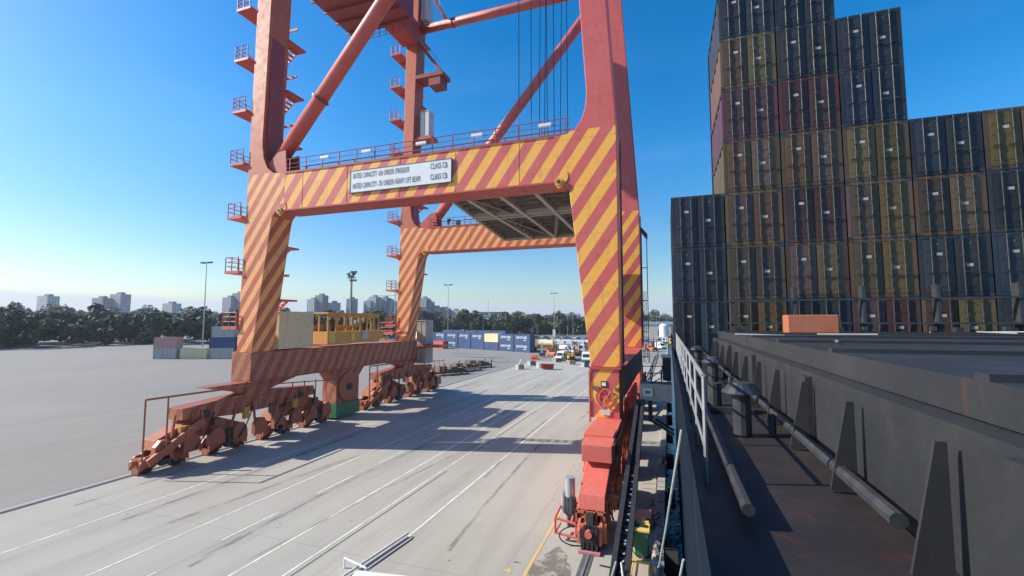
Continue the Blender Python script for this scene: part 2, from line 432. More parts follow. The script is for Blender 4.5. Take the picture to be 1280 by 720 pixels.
# tyre marks left by the straddle carriers
_m, _nt, _b = newmat('tyre_mark'); _b.inputs['Base Color'].default_value = (.10, .095, .09, 1); _b.inputs['Roughness'].default_value = .8
_g = N(_nt, 'ShaderNodeNewGeometry')
_nt.links.new(ramp(_nt, noise(_nt, scaled(_nt, _g.outputs['Position'], (3, .5, 1)), .9, 6, .7), .42, .72, .0, .55), _b.inputs['Alpha'])
M['tyre'] = _m
rt_ = random.Random(77)
for k in range(17):
    x0 = rt_.uniform(-31, -6.5); y0 = rt_.uniform(12, 60); Ln = rt_.uniform(14, 34); cv = rt_.uniform(-.004, .004); sl__ = rt_.uniform(-.10, .10); wd = rt_.uniform(.18, .34)
    mb = MB(); n_ = 18
    vs_ = []
    for i in range(n_+1):
        t = Ln*i/n_; xx = x0+sl__*t+cv*t*t
        vs_ += [(xx-wd/2, y0+t, .0165+.0006*k), (xx+wd/2, y0+t, .0165+.0006*k)]
    mb.add(vs_, [(2*i, 2*i+1, 2*i+3, 2*i+2) for i in range(n_)])
    mb.build('tyre_mark', M['tyre'])['kind'] = 'structure'
# stains on the apron
def blob(cx, cy, rx, ry, mat, z=.009, seed=1, name='apron_stain'):
    rr = random.Random(seed); mb = MB(); n = 26; vs = []
    for i in range(n):
        a = 2*math.pi*i/n; k = 1+.28*math.sin(3*a+seed)+.15*rr.uniform(-1, 1)
        vs.append((cx+rx*k*math.cos(a), cy+ry*k*math.sin(a), z))
    mb.add(vs, [tuple(range(n))]); mb.build(name, mat)['kind'] = 'structure'
blob(-4.75, 18.9, .8, 1.2, M['stain'], .010, 3)
blob(-4.3, 17.2, .6, .9, M['stain'], .0115, 9)
blob(-50, 118, 7, 2.2, M['stain'], .013, 5); blob(-40, 106, 4, 1.2, M['stain'], .013, 6); blob(-60, 128, 5, 1.4, M['stain'], .013, 8)

blob(-6.35, 17.9, .16, .12, M['liney'], .013, 4, 'paint_mark'); blob(-6.2, 18.6, .14, .04, M['joint'], .013, 2, 'paint_mark')
# hills at the horizon
def hill(pts, y, depth, name='hill', m=None):
    mb = MB(); n = len(pts); rows = 8; vs = []; fs = []
    for j in range(rows):
        t = j/(rows-1); k = math.sin(min(1, t*1.5)*math.pi/2)
        for (x, h) in pts: vs.append((x*(1+.0006*t*depth), y+t*depth, h*k-.4+random.uniform(-1, 1)*(.06*h if 0 < j else 0)))
    for j in range(rows-1):
        for i in range(n-1): a = j*n+i; fs.append((a, a+1, a+n+1, a+n))
    mb.add(vs, fs); mb.build(name, m or M['leaf2'], smooth=True)['kind'] = 'structure'
hill([(-1500, 22), (-1200, 30), (-1000, 34), (-800, 32), (-600, 26), (-450, 22), (-300, 17), (-150, 13), (0, 10), (200, 9), (500, 12), (900, 8)], 620, 500)
hill([(-3000, 45), (-2200, 60), (-1500, 52), (-900, 40), (-400, 30), (0, 24), (500, 26), (1200, 30), (2200, 20), (3500, 28)], 1900, 700)

# ------------------------------------------------------------------ the gantry crane
crane = empty('gantry_crane', (-18, 40, 0), 'huge red ship-to-shore gantry crane with yellow striped legs straddling the quay lanes', 'gantry crane')
def lean(z): return -.06*(z-22.)
def sea_leg(y0, nm='leg'):
    top = 58
    out = [(-2.8, 7.25), (-2.8, 22.0), (-2.8+lean(top), top), (-4.57+lean(top), top), (-4.62, 24.6), (-4.72, 23.7), (-4.98, 22.9), (-5.4, 22.35), (-5.95, 22.1), (-6.8, 22.0),
           (-6.8, 19.0), (-6.3, 18.98), (-5.95, 18.75), (-5.78, 18.2), (-4.56, 7.25)]
    mb = MB(); mb.prism(out, 'y', y0, y0+2.0)
    return mb
def land_leg(y0):
    top = 58
    out = [(-33.62, 7.45), (-33.25, 19.0), (-33.2, 22.0), (-33.05+.012*(top-22), top), (-31.3+.012*(top-22), top), (-31.75, 24.9), (-31.55, 23.6), (-31.1, 22.7), (-30.4, 22.2), (-29.2, 22.0),
           (-29.2, 19.0), (-30.05, 18.98), (-30.35, 18.6), (-30.5, 18.0), (-32.0, 7.45)]
    mb = MB(); mb.prism(out, 'y', y0, y0+2.1)
    return mb
for y0 in (28, 51):
    l = sea_leg(y0).build('leg', M['stripe'], crane, .03)
    # protruding flange strip on the seaward corner and ladder-side edges
    mb = MB()
    mb.bar((-2.76, y0+.03, 7.3), (-2.76, y0+.03, 22), .09, .07)
    mb.bar((-2.76, y0+2.0, 7.3), (-2.76, y0+2.0, 22), .09, .07)
    mb.bar((-2.76, y0+.03, 22), (-2.76+lean(57), y0+.03, 57), .09, .07)
    mb.build('edge_flange', M['red_dark'], l)
    l2 = land_leg(y0).build('leg', M['stripe_old'], crane, .03)
    # portal beam
    b = MB().box(-29.2, -6.8, y0, y0+2.0, 19.04, 22.0).build('portal_beam', M['stripe'] if y0 == 28 else M['stripe_old'], crane)
    mb = MB(); mb.box(-29.6, -6.35, y0-.07, y0+2.07, 18.93, 19.04); mb.box(-29.2, -6.9, y0-.05, y0+2.05, 22.0, 22.06)
    mb.build('flange', M['red_deep'], b)
    # hinge eyes at the beam ends
    for hx in (-6.45, -29.55):
        mb = MB(); mb.prism([(hx-.25, 19.5), (hx+.55, 19.6), (hx+.6, 19.1), (hx+.2, 18.6), (hx-.05, 18.55), (hx-.25, 18.8)], 'y', y0-.04, y0-.003)
        mb.build('hinge_plate', M['stripe'], b)
        mb = MB(); mb.tube((hx, y0-.2, 18.95), (hx, y0-.041, 18.95), .25, 16); mb.m = 1; mb.tube((hx, y0-.23, 18.95), (hx, y0-.2, 18.95), .11, 12)
        mb.build('hinge_pin', [M['cab'], M['black']], b)
    # hatch outline and weld seams on the face
    mb = MB()
    for xs in (-9.2, -13.9, -18.4, -23.1, -27.4): mb.box(xs-.03, xs+.03, y0-.015, y0-.002, 19.1, 21.95)
    mb.build('seam', M['stripe'] if y0 == 28 else M['stripe_old'], b)
    # railing on top of the beam
    rb = MB(); x = -28.8
    while x <= -5.9:
        rb.box(x-.035, x+.035, y0+.05, y0+.11, 22.06, 23.2); x += 1.63
    for zz in (22.45, 22.8, 23.2): rb.tube((-29.1, y0+.08, zz), (-5.7, y0+.08, zz), .026 if zz < 23 else .035, 5)
    rb.box(-29.1, -5.9, y0+.06, y0+.09, 22.06, 22.2)
    rb.build('railing', M['red_dark'], crane)
    rb = MB(); x = -28.8
    while x <= -5.9:
        rb.box(x-.03, x+.03, y0+1.86, y0+1.92, 22.06, 23.2); x += 1.63
    for zz in (22.6, 23.2): rb.tube((-29.1, y0+1.89, zz), (-5.7, y0+1.89, zz), .028, 5)
    rb.build('railing', M['red_dark'], crane)
    # diagonal pipe from the landside joint to the seaside leg, high tie
    yc = y0+1.0
    za = 22.4 if y0 == 51 else 25.0
    sl_ = 1.19
    a = (-29.6, yc, 22.1); bq = (-5.6, yc, 22.1+1.17*24.0)
    if y0 == 28: a = (-31.0, yc, 23.4); bq = (-5.6, yc, 23.4+1.17*25.4)
    dg = MB().tube(a, bq, .58 if y0 == 28 else .62, 24).build('diagonal_brace', M['red'], crane, smooth=True)
    mb = MB()
    d = (Vector(bq)-Vector(a)).normalized()
    mb.tube(Vector(a)+d*6.4, Vector(a)+d*6.6, .72, 20); mb.tube(Vector(bq)-d*4.6, Vector(bq)-d*4.2, .74, 20)
    mb.build('pipe_collar', M['red_dark'], dg)
    mb = MB(); mb.prism([(a[0]-1.6, 22.02), (a[0]+1.7, 22.02), (a[0]+1.5, 24.1), (a[0]+.7, 24.0), (a[0]-.5, 23.0)], 'y', yc-.75, yc-.62)
    mb.prism([(a[0]-1.6, 22.02), (a[0]+1.7, 22.02), (a[0]+1.5, 24.1), (a[0]+.7, 24.0), (a[0]-.5, 23.0)], 'y', yc+.62, yc+.75)
    mb.build('gusset_plate', M['red_deep'], dg)
    tp = MB().tube((-31.2, yc, 49.9), (-4.7, yc, 49.9), .58, 20).build('tie_pipe', M['red'], crane, smooth=True)
    MB().tube((-26.3, yc, 49.9), (-26.1, yc, 49.9), .66, 20).build('pipe_collar', M['red_dark'], tp)
    MB().box(-31.7, -31.5, yc-.7, yc+.7, 22.5, 48).build('cable_tray', M['red_dark'], crane)
# top landside beam, machinery deck
mb = MB(); mb.box(-33.3, -31.0, 30.1, 50.98, 47.3, 50.3); mb.build('top_beam', M['red_deep'], crane)
mb = MB(); mb.box(-38.0, -28.8, 30.5, 46.2, 50.3, 55.5); mb.box(-38.0, -28.8, 30.5, 46.2, 46.95, 47.25)
for i in range(8): mb.box(-38, -28.8, 31+i*2.05, 31.2+i*2.05, 46.6, 46.95)
mb.box(-37.9, -37.6, 30.5, 46.2, 47.25, 50.3); mb.box(-29.1, -28.8, 30.5, 46.2, 47.25, 50.3)
mb.build('machinery_deck', M['red_dark'], crane)
mb = MB()
for i in range(9): mb.box(-37.6+i*.95, -37.54+i*.95, 46.3, 46.36, 46.0, 47.2)
for zz in (46.1, 46.6, 47.1): mb.tube((-37.7, 46.33, zz), (-29.3, 46.33, zz), .03, 5)
mb.build('hanging_guard', M['red_dark'], crane)
# sill beams along the rails
o = MB().box(-4.35, -2.78, 30.25, 50.95, 5.15, 7.15).build('sill_beam', M['bogie_brown'], crane, .03)
mb = MB(); mb.box(-4.45, -2.68, 30.05, 50.95, 7.15, 7.2)
mb.build('top_flange', M['red_deep'], o)
o = MB().box(-34.1, -32.0, 28.0, 53.6, 5.15, 7.45).build('sill_beam', M['stripe_sill'], crane, .03)
mb = MB(); mb.box(-34.2, -31.9, 28.0, 53.6, 7.45, 7.5); mb.box(-34.15, -31.94, 28.0, 53.6, 5.08, 5.15); mb.build('flange', M['bogie_orange'], o)
# leg feet below the sill (seaside ones striped with a red flange)
for y0 in (28, 51):
    f = MB().box(-4.58, -2.87, y0+.02, y0+2.2, 4.2, 7.16).build('leg_foot', M['stripe'], crane, .02)
    mb = MB(); mb.box(-4.66, -2.74, y0-.07, y0+2.1, 7.12, 7.24); mb.box(-4.62, -4.5, y0-.03, y0+.1, 6.9, 7.1); mb.build('flange', M['red_deep'], f)
# things on the near foot: plates, hose wheel
ft = [c for c in crane.children if c.name.startswith('leg_foot')][0]
mb = MB(); mb.box(-3.97, -3.6, 27.98, 28.01, 6.05, 6.4); mb.m = 1; mb.box(-3.91, -3.66, 27.965, 27.98, 6.12, 6.33)
mb.build('warning_plate', [M['black'], M['white']], ft)
mb = MB(); mb.box(-4.07, -3.77, 27.97, 28.01, 4.75, 5.0); mb.m = 1; mb.box(-3.97, -3.42, 27.955, 27.97, 4.4, 4.72)
mb.build('notice_plate', [M['pink'], M['white_panel']], ft)
mb = MB(); cx, cz = -3.62, 5.45
for i in range(24):
    a1, a2 = i*math.pi/12, (i+1)*math.pi/12
    mb.tube((cx+.43*math.cos(a1), 27.9, cz+.5*math.sin(a1)), (cx+.43*math.cos(a2), 27.9, cz+.5*math.sin(a2)), .035, 6)
for i in range(3): 
    a1 = i*math.pi/3+.9; mb.tube((cx-.43*math.cos(a1), 27.9, cz-.5*math.sin(a1)), (cx+.43*math.cos(a1), 27.9, cz+.5*math.sin(a1)), .022, 5)
mb.tube((cx, 27.85, cz), (cx, 28.02, cz), .12, 10)
mb.build('hand_wheel', M['bogie'], ft)
mb = MB()
for i in range(14):
    a1, a2 = math.pi*.55+i*math.pi/16, math.pi*.55+(i+1)*math.pi/16
    mb.tube((cx-.38+.3*math.cos(a1), 27.93, cz+.1+.55*math.sin(a1)), (cx-.38+.3*math.cos(a2), 27.93, cz+.1+.55*math.sin(a2)), .035, 6)
mb.build('hose_hook', M['lid'], ft)
MB().box(-4.5, -4.1, 27.85, 28.01, 5.92, 6.1).build('padeye', M['brown'], ft); MB().box(-3.12, -2.9, 27.8, 28.01, 5.85, 6.05).build('padeye', M['brown'], ft)
mb = MB(); mb.box(-4.7, -4.62, 27.96, 28.3, 3.9, 7.0); mb.build('edge_flange', M['red'], ft)

# capacity board
bd = MB().box(-22.65, -14.15, 27.90, 27.985, 19.78, 21.42).build('sign_board', M['white'], crane)
mb = MB()
for (a, b_, c, d) in ((-22.69, -14.11, 21.42, 21.46), (-22.69, -14.11, 19.74, 19.78), (-22.69, -22.65, 19.74, 21.46), (-14.15, -14.11, 19.74, 21.46)):
    mb.box(a, b_, 27.88, 27.99, c, d)
mb.build('frame', M['ink'], bd)
text_into(bd, 'RATED CAPACITY -65t UNDER SPREADER', .60, .40, (-22.45, 27.885, 20.83), (1, 0, 0), (0, 0, 1), M['ink'], depth=.004, bold=-.005, sp=1.12)
text_into(bd, 'RATED CAPACITY -75t UNDER HEAVY LIFT BEAM', .60, .40, (-22.45, 27.885, 20.05), (1, 0, 0), (0, 0, 1), M['ink'], depth=.004, bold=-.005, sp=1.12)
for zz in (20.83, 20.05): text_into(bd, 'CLASS CB', .60, .50, (-15.8, 27.885, zz), (1, 0, 0), (0, 0, 1), M['ink'], depth=.004, bold=-.003, sp=1.05)

# flood light battens on the railing
for (lx, ly) in ((-21.3, 28), (-16.6, 28), (-12.2, 28), (-7.35, 28), (-25.2, 28), (-19, 51)):
    f = MB().box(lx-.42, lx+.42, ly-.12, ly+.03, 22.78, 22.98).build('walkway_light', M['white'], crane, .02)
    MB().box(lx-.4, lx+.4, ly-.10, ly+.01, 22.745, 22.775).build('lens', M['lamp_lens'], f)
# loudspeaker and camera cluster on the far railing
MB().box(-25.2, -24.7, 51.1, 51.5, 22.3, 22.8).build('camera_box', M['steel_dark'], crane)
mb = MB(); mb.tube((-26.1, 51.2, 22.9), (-26.1, 50.8, 22.8), .22, 10, .12); mb.box(-26.4, -26.2, 51.1, 51.4, 22.4, 23.1)
mb.build('horn_speaker', M['steel_dark'], crane)

# maintenance platform hung between the two portal beams
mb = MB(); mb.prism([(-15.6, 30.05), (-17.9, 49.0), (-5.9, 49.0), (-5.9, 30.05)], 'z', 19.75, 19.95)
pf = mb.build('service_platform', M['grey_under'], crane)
mb = MB()
for x0 in (-14.3, -11.6, -8.9): mb.box(x0-.16, x0+.16, 30.1, 48.9, 19.25, 19.75)
for yy in (36.9, 37.9): mb.box(-16.4, -5.95, yy-.13, yy+.13, 19.3, 19.7)
mb.box(-17.6, -5.95, 48.5, 48.75, 19.3, 19.74); mb.box(-15.6, -5.95, 30.3, 30.5, 19.35, 19.74)
mb.bar((-15.7, 30.1, 19.55), (-17.8, 48.9, 19.55), .18, .4)
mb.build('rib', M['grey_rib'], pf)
mb = MB()
for i in range(13):
    yy = 31.3+i*1.4
    if abs(yy-37.3) < .9: continue
    mb.box(-15.8-.11*(i*1.4), -5.95, yy-.05, yy+.05, 19.5, 19.74)
rr = random.Random(4)
for i in range(26):
    x0 = rr.uniform(-15, -6.5); yy = rr.uniform(31, 48); mb.box(x0, x0+rr.uniform(.3, .9), yy, yy+.12, 19.3, 19.74)
for (a, b_) in (((-14.2, 31, 19.4), (-12.6, 36.5, 19.4)), ((-9, 38.2, 19.4), (-11.5, 48, 19.4)), ((-13.9, 38.4, 19.4), (-11.8, 48, 19.4))): mb.bar(a, b_, .34, .14)
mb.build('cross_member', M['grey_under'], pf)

# hoist wires
for i, (x0, x1) in enumerate(((-13.1, -13.1), (-11.95, -11.95), (-10.95, -11.3), (-10.6, -10.5), (-10.45, -11.0), (-10.0, -10.0), (-8.95, -9.6), (-8.8, -8.8))):
    MB().tube((x0, 40+.3*i, 60), (x1, 40+.3*i, 22.5 if i % 2 else 20), .038, 5).build('hoist_wire', M['wire'], crane)

# stairways on the landside legs
def stair_tower(y0, top=9):
    for k in range(top):
        zf = 9.6+4.62*k
        mb = MB()
        mb.box(-35.15, -33.55, y0+.2, y0+4.0, zf-.22, zf); mb.box(-35.15, -32.0, y0+3.9, y0+4.0, zf-.22, zf)
        lp = mb.build('stair_landing', M['bogie'] if k < 3 else M['red_deep'], crane)
        mb = MB()
        for (px, py) in ((-35.1, y0+.25), (-34.4, y0+.25), (-33.7, y0+.25), (-35.1, y0+1.5), (-35.1, y0+2.7), (-35.1, y0+3.9)): mb.tube((px, py, zf), (px, py, zf+1.15), .04, 5)
        for zz in (.4, .78, 1.15):
            mb.tube((-35.1, y0+.25, zf+zz), (-33.6, y0+.25, zf+zz), .032, 5); mb.tube((-35.1, y0+.25, zf+zz), (-35.1, y0+3.9, zf+zz), .032, 5)
        mb.build('guard_rail', M['red_dark'], lp)
        if k == 0: continue
        mb = MB()
        # two flights back to the landing below, behind the leg
        xa, xb = -34.9, -32.1
        for (ya, za, zb) in ((y0+2.35, zf, zf-2.31),):
            for yy in (ya, ya+.8):
                mb.bar((xa, yy, za-.1), (xb, yy, zb-.1), .06, .3)
            for s_ in range(9):
                t = (s_+.5)/9; mb.box(xa+(xb-xa)*t-.14, xa+(xb-xa)*t+.14, ya, ya+.8, za+(zb-za)*t-.03, za+(zb-za)*t)
            mb.tube((xa, ya, za+1.0), (xb, ya, zb+1.0), .03, 5)
        mb.box(-32.3, -31.2, y0+2.3, y0+4.2, zf-2.46, zf-2.31)
        ya = y0+3.25
        for yy in (ya, ya+.7): mb.bar((xb, yy, zf-2.4), (xa, yy, zf-4.7), .06, .3)
        for s_ in range(9):
            t = (s_+.5)/9; mb.box(xb+(xa-xb)*t-.14, xb+(xa-xb)*t+.14, ya, ya+.7, zf-2.31-2.31*t-.03, zf-2.31-2.31*t)
        mb.build('stair_flight', M['bogie'] if k < 3 else M['red_deep'], crane)
stair_tower(50.6, 10)
stair_tower(27.6, 7)
# red lower platform beside the far landside leg
mb = MB(); mb.box(-35.6, -33.7, 50.4, 53, 8.3, 8.6)
for zz in (8.75, 9.2, 9.8): mb.box(-35.6, -33.7, 50.4, 50.5, zz, zz+.12)
mb.bar((-35.4, 50.6, 8.3), (-33.9, 50.6, 6.2), .12, .12)
mb.build('lower_platform', M['bogie'], crane)
# cabinets, upper side platforms on the far landside leg
def cabinet(x0, x1, y0, y1, z0, z1, m='white_panel', nm='equipment_cabinet'):
    c = MB().box(x0, x1, y0, y1, z0, z1).build(nm, M[m], crane, .03)
    mb = MB(); xm = (x0+x1)/2; mb.box(xm-.02, xm+.02, y0-.02, y0-.002, z0+.1, z1-.1); mb.box(x0+.05, x1-.05, y0-.03, y0-.005, z1-.18, z1-.12)
    mb.build('door_seam', M['steel_dark'], c)
cabinet(-32.3, -30.9, 54, 56, 6.9, 10.2, 'concrete'); cabinet(-32.4, -30.9, 54.0, 56, 4.4, 6.5, 'concrete')
MB().box(-32.5, -28.6, 53.95, 56.1, 6.55, 6.86).build('cabinet_platform', M['bogie'], crane)
cabinet(-30.7, -29.4, 51.4, 52.8, 34.6, 38.1)
MB().box(-31.2, -28.9, 51.2, 53.1, 34.1, 34.5).build('side_platform', M['red_deep'], crane)
cabinet(-30.9, -29.9, 51.4, 53.0, 50.9, 54.0)
for (za, zb, xa, xb) in ((47.8, 43.0, -31.2, -27.6), (55.5, 50.4, -30.0, -27.2)):
    mb = MB()
    for yy in (51.0, 51.9): mb.bar((xa, yy, za), (xb, yy, zb), .1, .35)
    for s_ in range(16):
        t = (s_+.5)/16; mb.box(xa+(xb-xa)*t-.15, xa+(xb-xa)*t+.15, 51, 51.9, za+(zb-za)*t, za+(zb-za)*t+.05)
        if s_ % 4 == 0: mb.tube((xa+(xb-xa)*t, 51, za+(zb-za)*t), (xa+(xb-xa)*t, 51, za+(zb-za)*t+1.1), .03, 5)
    mb.tube((xa, 51, za+1.1), (xb, 51, zb+1.1), .035, 5)
    mb.build('stair_flight', M['red_dark'], crane)
mb = MB(); mb.box(-31.3, -27.2, 50.9, 53.2, 42.4, 42.9); mb.box(-29.3, -27.6, 51, 53, 41.2, 42.4)
mb.build('side_platform', M['red_dark'], crane)

# yellow cabin standing on the landside sill
cb = MB(); cb.box(-33.8, -31.6, 36.2, 44.6, 7.75, 9.0); cb.m = 0
cb.box(-33.9, -31.5, 36.1, 44.7, 10.75, 10.9); cb.box(-33.8, -33.7, 36.2, 44.6, 9.0, 9.6)
for yy in (36.25, 37.4, 38.9, 40.0, 41.2, 42.4, 43.6, 44.5):
    cb.box(-31.72, -31.6, yy-.07, yy+.07, 9.0, 10.75); cb.box(-33.8, -33.68, yy-.07, yy+.07, 9.0, 10.75)
for yy in (36.25, 44.54): cb.box(-32.8, -32.65, yy-.06, yy+.06, 9.0, 10.75)
cb.box(-31.72, -31.6, 36.2, 44.6, 10.45, 10.75)
cabn = cb.build('checker_cabin', M['cab'], crane, .02)
mb = MB(); mb.box(-31.58, -31.5, 41.4, 42.4, 8.1, 8.9); mb.build('blue_plate', M['silver'], cabn)
mb = MB(); mb.box(-31.58, -31.52, 39.6, 40.2, 8.0, 8.9); mb.box(-31.6, -31.56, 36.4, 37.2, 7.9, 9.0); mb.build('cabin_door', M['lid'], cabn)
mb = MB(); mb.box(-33.5, -31.9, 44.7, 45.8, 8.1, 8.9); mb.prism([(44.7, 7.8), (45.9, 8.9), (44.7, 8.9)], 'x', -33.4, -31.7); mb.build('step_box', M['cab'], cabn)
mb = MB(); mb.box(-33.2, -32.4, 37.5, 38.1, 9.0, 10.2); mb.box(-33.3, -32.6, 42.8, 43.3, 9.0, 9.9); mb.build('operator_console', M['cab_dark'], cabn)
# electrical house on the sill nearer the landside leg
cabinet(-34.0, -31.9, 30.6, 34.6, 7.6, 10.9, 'cream', 'electrical_house')

# access pipe and bracket on the far seaside leg
mb = MB(); mb.prism([(-2.75, 20.6), (-2.75, 20.0), (-2.1, 19.1), (-1.95, 19.1), (-1.95, 19.6)], 'y', 51.2, 51.6); mb.build('pipe_bracket', M['steel_dark'], crane)
mb = MB(); mb.tube((-2.06, 51.4, 19.2), (-2.06, 51.4, 5.6), .05, 6)
mb.tube((-2.6, 51.4, 19.8), (-2.6, 51.4, 5.6), .035, 6)
for zz in (15.9, 12.3, 8.9, 6.2): mb.tube((-2.75, 51.4, zz), (-2.0, 51.4, zz), .045, 5)
mb.build('access_pipe', M['steel_dark'], crane)
mb = MB()
for i in range(26): mb.tube((-2.5+.18*(i % 2), 52.6, 13.4-.28*i), (-2.5+.18*((i+1) % 2), 52.6, 13.4-.28*(i+1)), .03, 4)
mb.tube((-2.55, 52.6, 13.4), (-2.55, 52.6, 6), .03, 4); mb.tube((-2.28, 52.6, 13.4), (-2.28, 52.6, 6), .03, 4)
mb.build('cage_ladder', M['steel_dark'], crane)

# bogie sets
def bogie_set(xc, yc, mirror, main, sub, detail=True):
    """equaliser tree under one leg: main beam, two balance beams, four trucks on eight wheels"""
    bs = empty('bogie_set', (xc, yc, 0)); bs.parent = crane; bs.location = Vector((xc, yc, 0))-crane.location
    def B(name, mb, mat, par=bs, bevel=0): 
        return mb.build(name, mat, par, bevel)
    w = .74
    mb = MB(); mb.prism([(yc-6.2, 3.1), (yc-6.2, 3.9), (yc-1.8, 4.19), (yc+1.8, 4.19), (yc+6.2, 3.9), (yc+6.2, 3.1), (yc+2.2, 2.75), (yc-2.2, 2.75)], 'x', xc-w, xc+w)
    main_o = B('main_equaliser', mb, main, bs, .02)
    for s in (-1, 1):
        mb = MB(); mb.tube((xc-w-.12, yc+s*4.5, 3.3), (xc+w+.12, yc+s*4.5, 3.3), .28, 14)
        B('pivot_pin', mb, M['steel_dark'], main_o)
    mb = MB()                                        # web stiffeners, inspection covers and step irons
    for k in range(-5, 6):
        for s in (-1, 1): mb.box(xc+s*w, xc+s*(w+.05), yc+k*1.1-.03, yc+k*1.1+.03, 3.02, 3.85)
    for s in (-1, 1): mb.box(xc+s*w, xc+s*(w+.07), yc-5.9, yc+5.9, 3.84, 3.9)
    B('web_stiffener', mb, sub, main_o)
    for s in (-1, 1):
        c = yc+s*4.7
        mb = MB(); 
        mb.prism([(c-3.3, 1.5), (c-3.1, 2.1), (c-.7, 3.05), (c+.7, 3.05), (c+3.1, 2.1), (c+3.3, 1.5), (c+1.2, 1.65), (c-1.2, 1.65)], 'x', xc-.6, xc+.6)
        bb = B('balance_beam', mb, sub, bs, .02)
        mb = MB(); mb.box(xc-.62, xc+.62, c-.3, c+.3, 3.05, 3.2); B('bearing', mb, M['steel_dark'], bb)
        for q in (-1, 1):
            t = c+q*2.35
            mb = MB()
            for sx_ in (-1, 1):
                x0 = xc+sx_*.48
                mb.prism([(t-1.6, .3), (t-1.58, .8), (t-1.3, 1.15), (t-.95, 1.2), (t-.55, 1.6), (t+.55, 1.6), (t+.95, 1.2), (t+1.3, 1.15), (t+1.58, .8), (t+1.6, .3), (t+1.2, .45), (t+.7, .35), (t+.5, .55), (t-.5, .55), (t-.7, .35), (t-1.2, .45)], 'x', x0-.06, x0+.06)
            mb.box(xc-.5, xc+.5, t-.25, t+.25, .9, 1.45); mb.box(xc-.5, xc+.5, t-.25, t+.25, .5, .62)
            tr = B('wheel_truck', mb, sub, bs)
            for e in (-1, 1):
                mb = MB(); mb.tube((xc-.16, t+e*.95, .42), (xc+.16, t+e*.95, .42), .38, 18); mb.tube((xc+.16, t+e*.95, .42), (xc+.22, t+e*.95, .42), .43, 18); mb.tube((xc-.22, t+e*.95, .42), (xc-.16, t+e*.95, .42), .43, 18)
                mb.tube((xc-.62, t+e*.95, .42), (xc+.62, t+e*.95, .42), .1, 10)
                B('wheel', mb, M['steel_dark'], tr)
            mb = MB()                                # rail clamp, wheel guard and sandbox on the visible side
            for e in (-1, 1):
                mb.box(xc-.3, xc+.3, t+e*1.5-.05, t+e*1.5+.05, .08, .5)
                mb.tube((xc+.5*mirror, t+e*1.1, 1.05), (xc+.72*mirror, t+e*1.25, .3), .05, 6)
            mb.box(xc+.55*mirror, xc+.7*mirror, t-.55, t+.55, .62, .72)
            B('rail_clamp', mb, M['bogie_orange'], tr)
            if detail:
                mb = MB(); gx = xc-.95*mirror
                mb.box(gx-.2, gx+.2, t-.65, t-.15, .5, 1.1); mb.tube((gx, t-.4, 1.1), (gx, t-.4, 1.75), .17, 14)
                B('drive_motor', mb, M['steel_dark'], tr)
                mb = MB(); mb.path([(gx, t+.2, .9), (gx, t+.9, 1.3), (xc-.5*mirror, t+1.2, 1.4)], .03, 5); mb.box(xc+.56, xc+.66, t-.4, t+.4, .9, 1.2)
                for e in (-.7, 0, .7): mb.tube((xc+.55, t+e, 1.0), (xc+.7, t+e+.1, 1.9), .03, 5)
                B('brake_line', mb, M['bogie_orange'], tr)
    if main is M['stripe_sill']:                     # landside sets carry covers, stays and hose guards over the trucks
        rq_ = random.Random(int(yc))
        for k in range(9):
            yy_ = yc-7.6+k*1.9; mb = MB()
            mb.prism([(yy_-.6, .9), (yy_-.55, 1.75), (yy_-.2, 2.15), (yy_+.3, 2.1), (yy_+.62, 1.6), (yy_+.66, .9)], 'x', xc+.75, xc+1.15)
            B('wheel_cover', mb, sub, bs, .02)
        for k in range(7):
            yy_ = yc-7+k*2.2; mb = MB(); mb.bar((xc+.9, yy_, 1.9), (xc+.8, yy_+rq_.uniform(-.6, .9), 3.6), .14, .14); B('stay', mb, sub, bs)
        for k in range(6):
            yy_ = yc-6.5+k*2.5; mb = MB(); mb.box(xc+.76, xc+1.05, yy_, yy_+rq_.uniform(.3, .7), 2.3, 2.3+rq_.uniform(.4, .9)); B('hose_box', mb, M['brown'] if k % 2 else M['cab'], bs)
        for k in range(4):
            yy_ = yc-5.5+k*3.4; mb = MB(); mb.path([(xc+1.2, yy_, 1.0), (xc+1.25, yy_+.5, 1.7), (xc+1.0, yy_+1.1, 2.4), (xc+.8, yy_+1.6, 3.3)], .045, 6); B('hose', mb, M['rubber'], bs)
    # buffers at both ends
    for s in (-1, 1):
        e = yc+s*8.55
        mb = MB(); mb.box(xc-.45, xc+.45, min(e, e-s*.5), max(e, e-s*.5), .55, 1.05); mb.tube((xc, e, .8), (xc, e+s*.35, .8), .16, 12)
        B('buffer', mb, M['bogie'] if main is not M['stripe_sill'] else M['bogie_orange'], bs)
    return bs
near = bogie_set(-3.5, 29.1, 1, M['bogie'], M['bogie'])
far = bogie_set(-3.5, 52.1, 1, M['bogie'], M['bogie'])
nl = bogie_set(-33.0, 29.1, -1, M['stripe_sill'], M['bogie_orange'])
fl = bogie_set(-33.0, 52.1, -1, M['stripe_sill'], M['bogie_orange'])
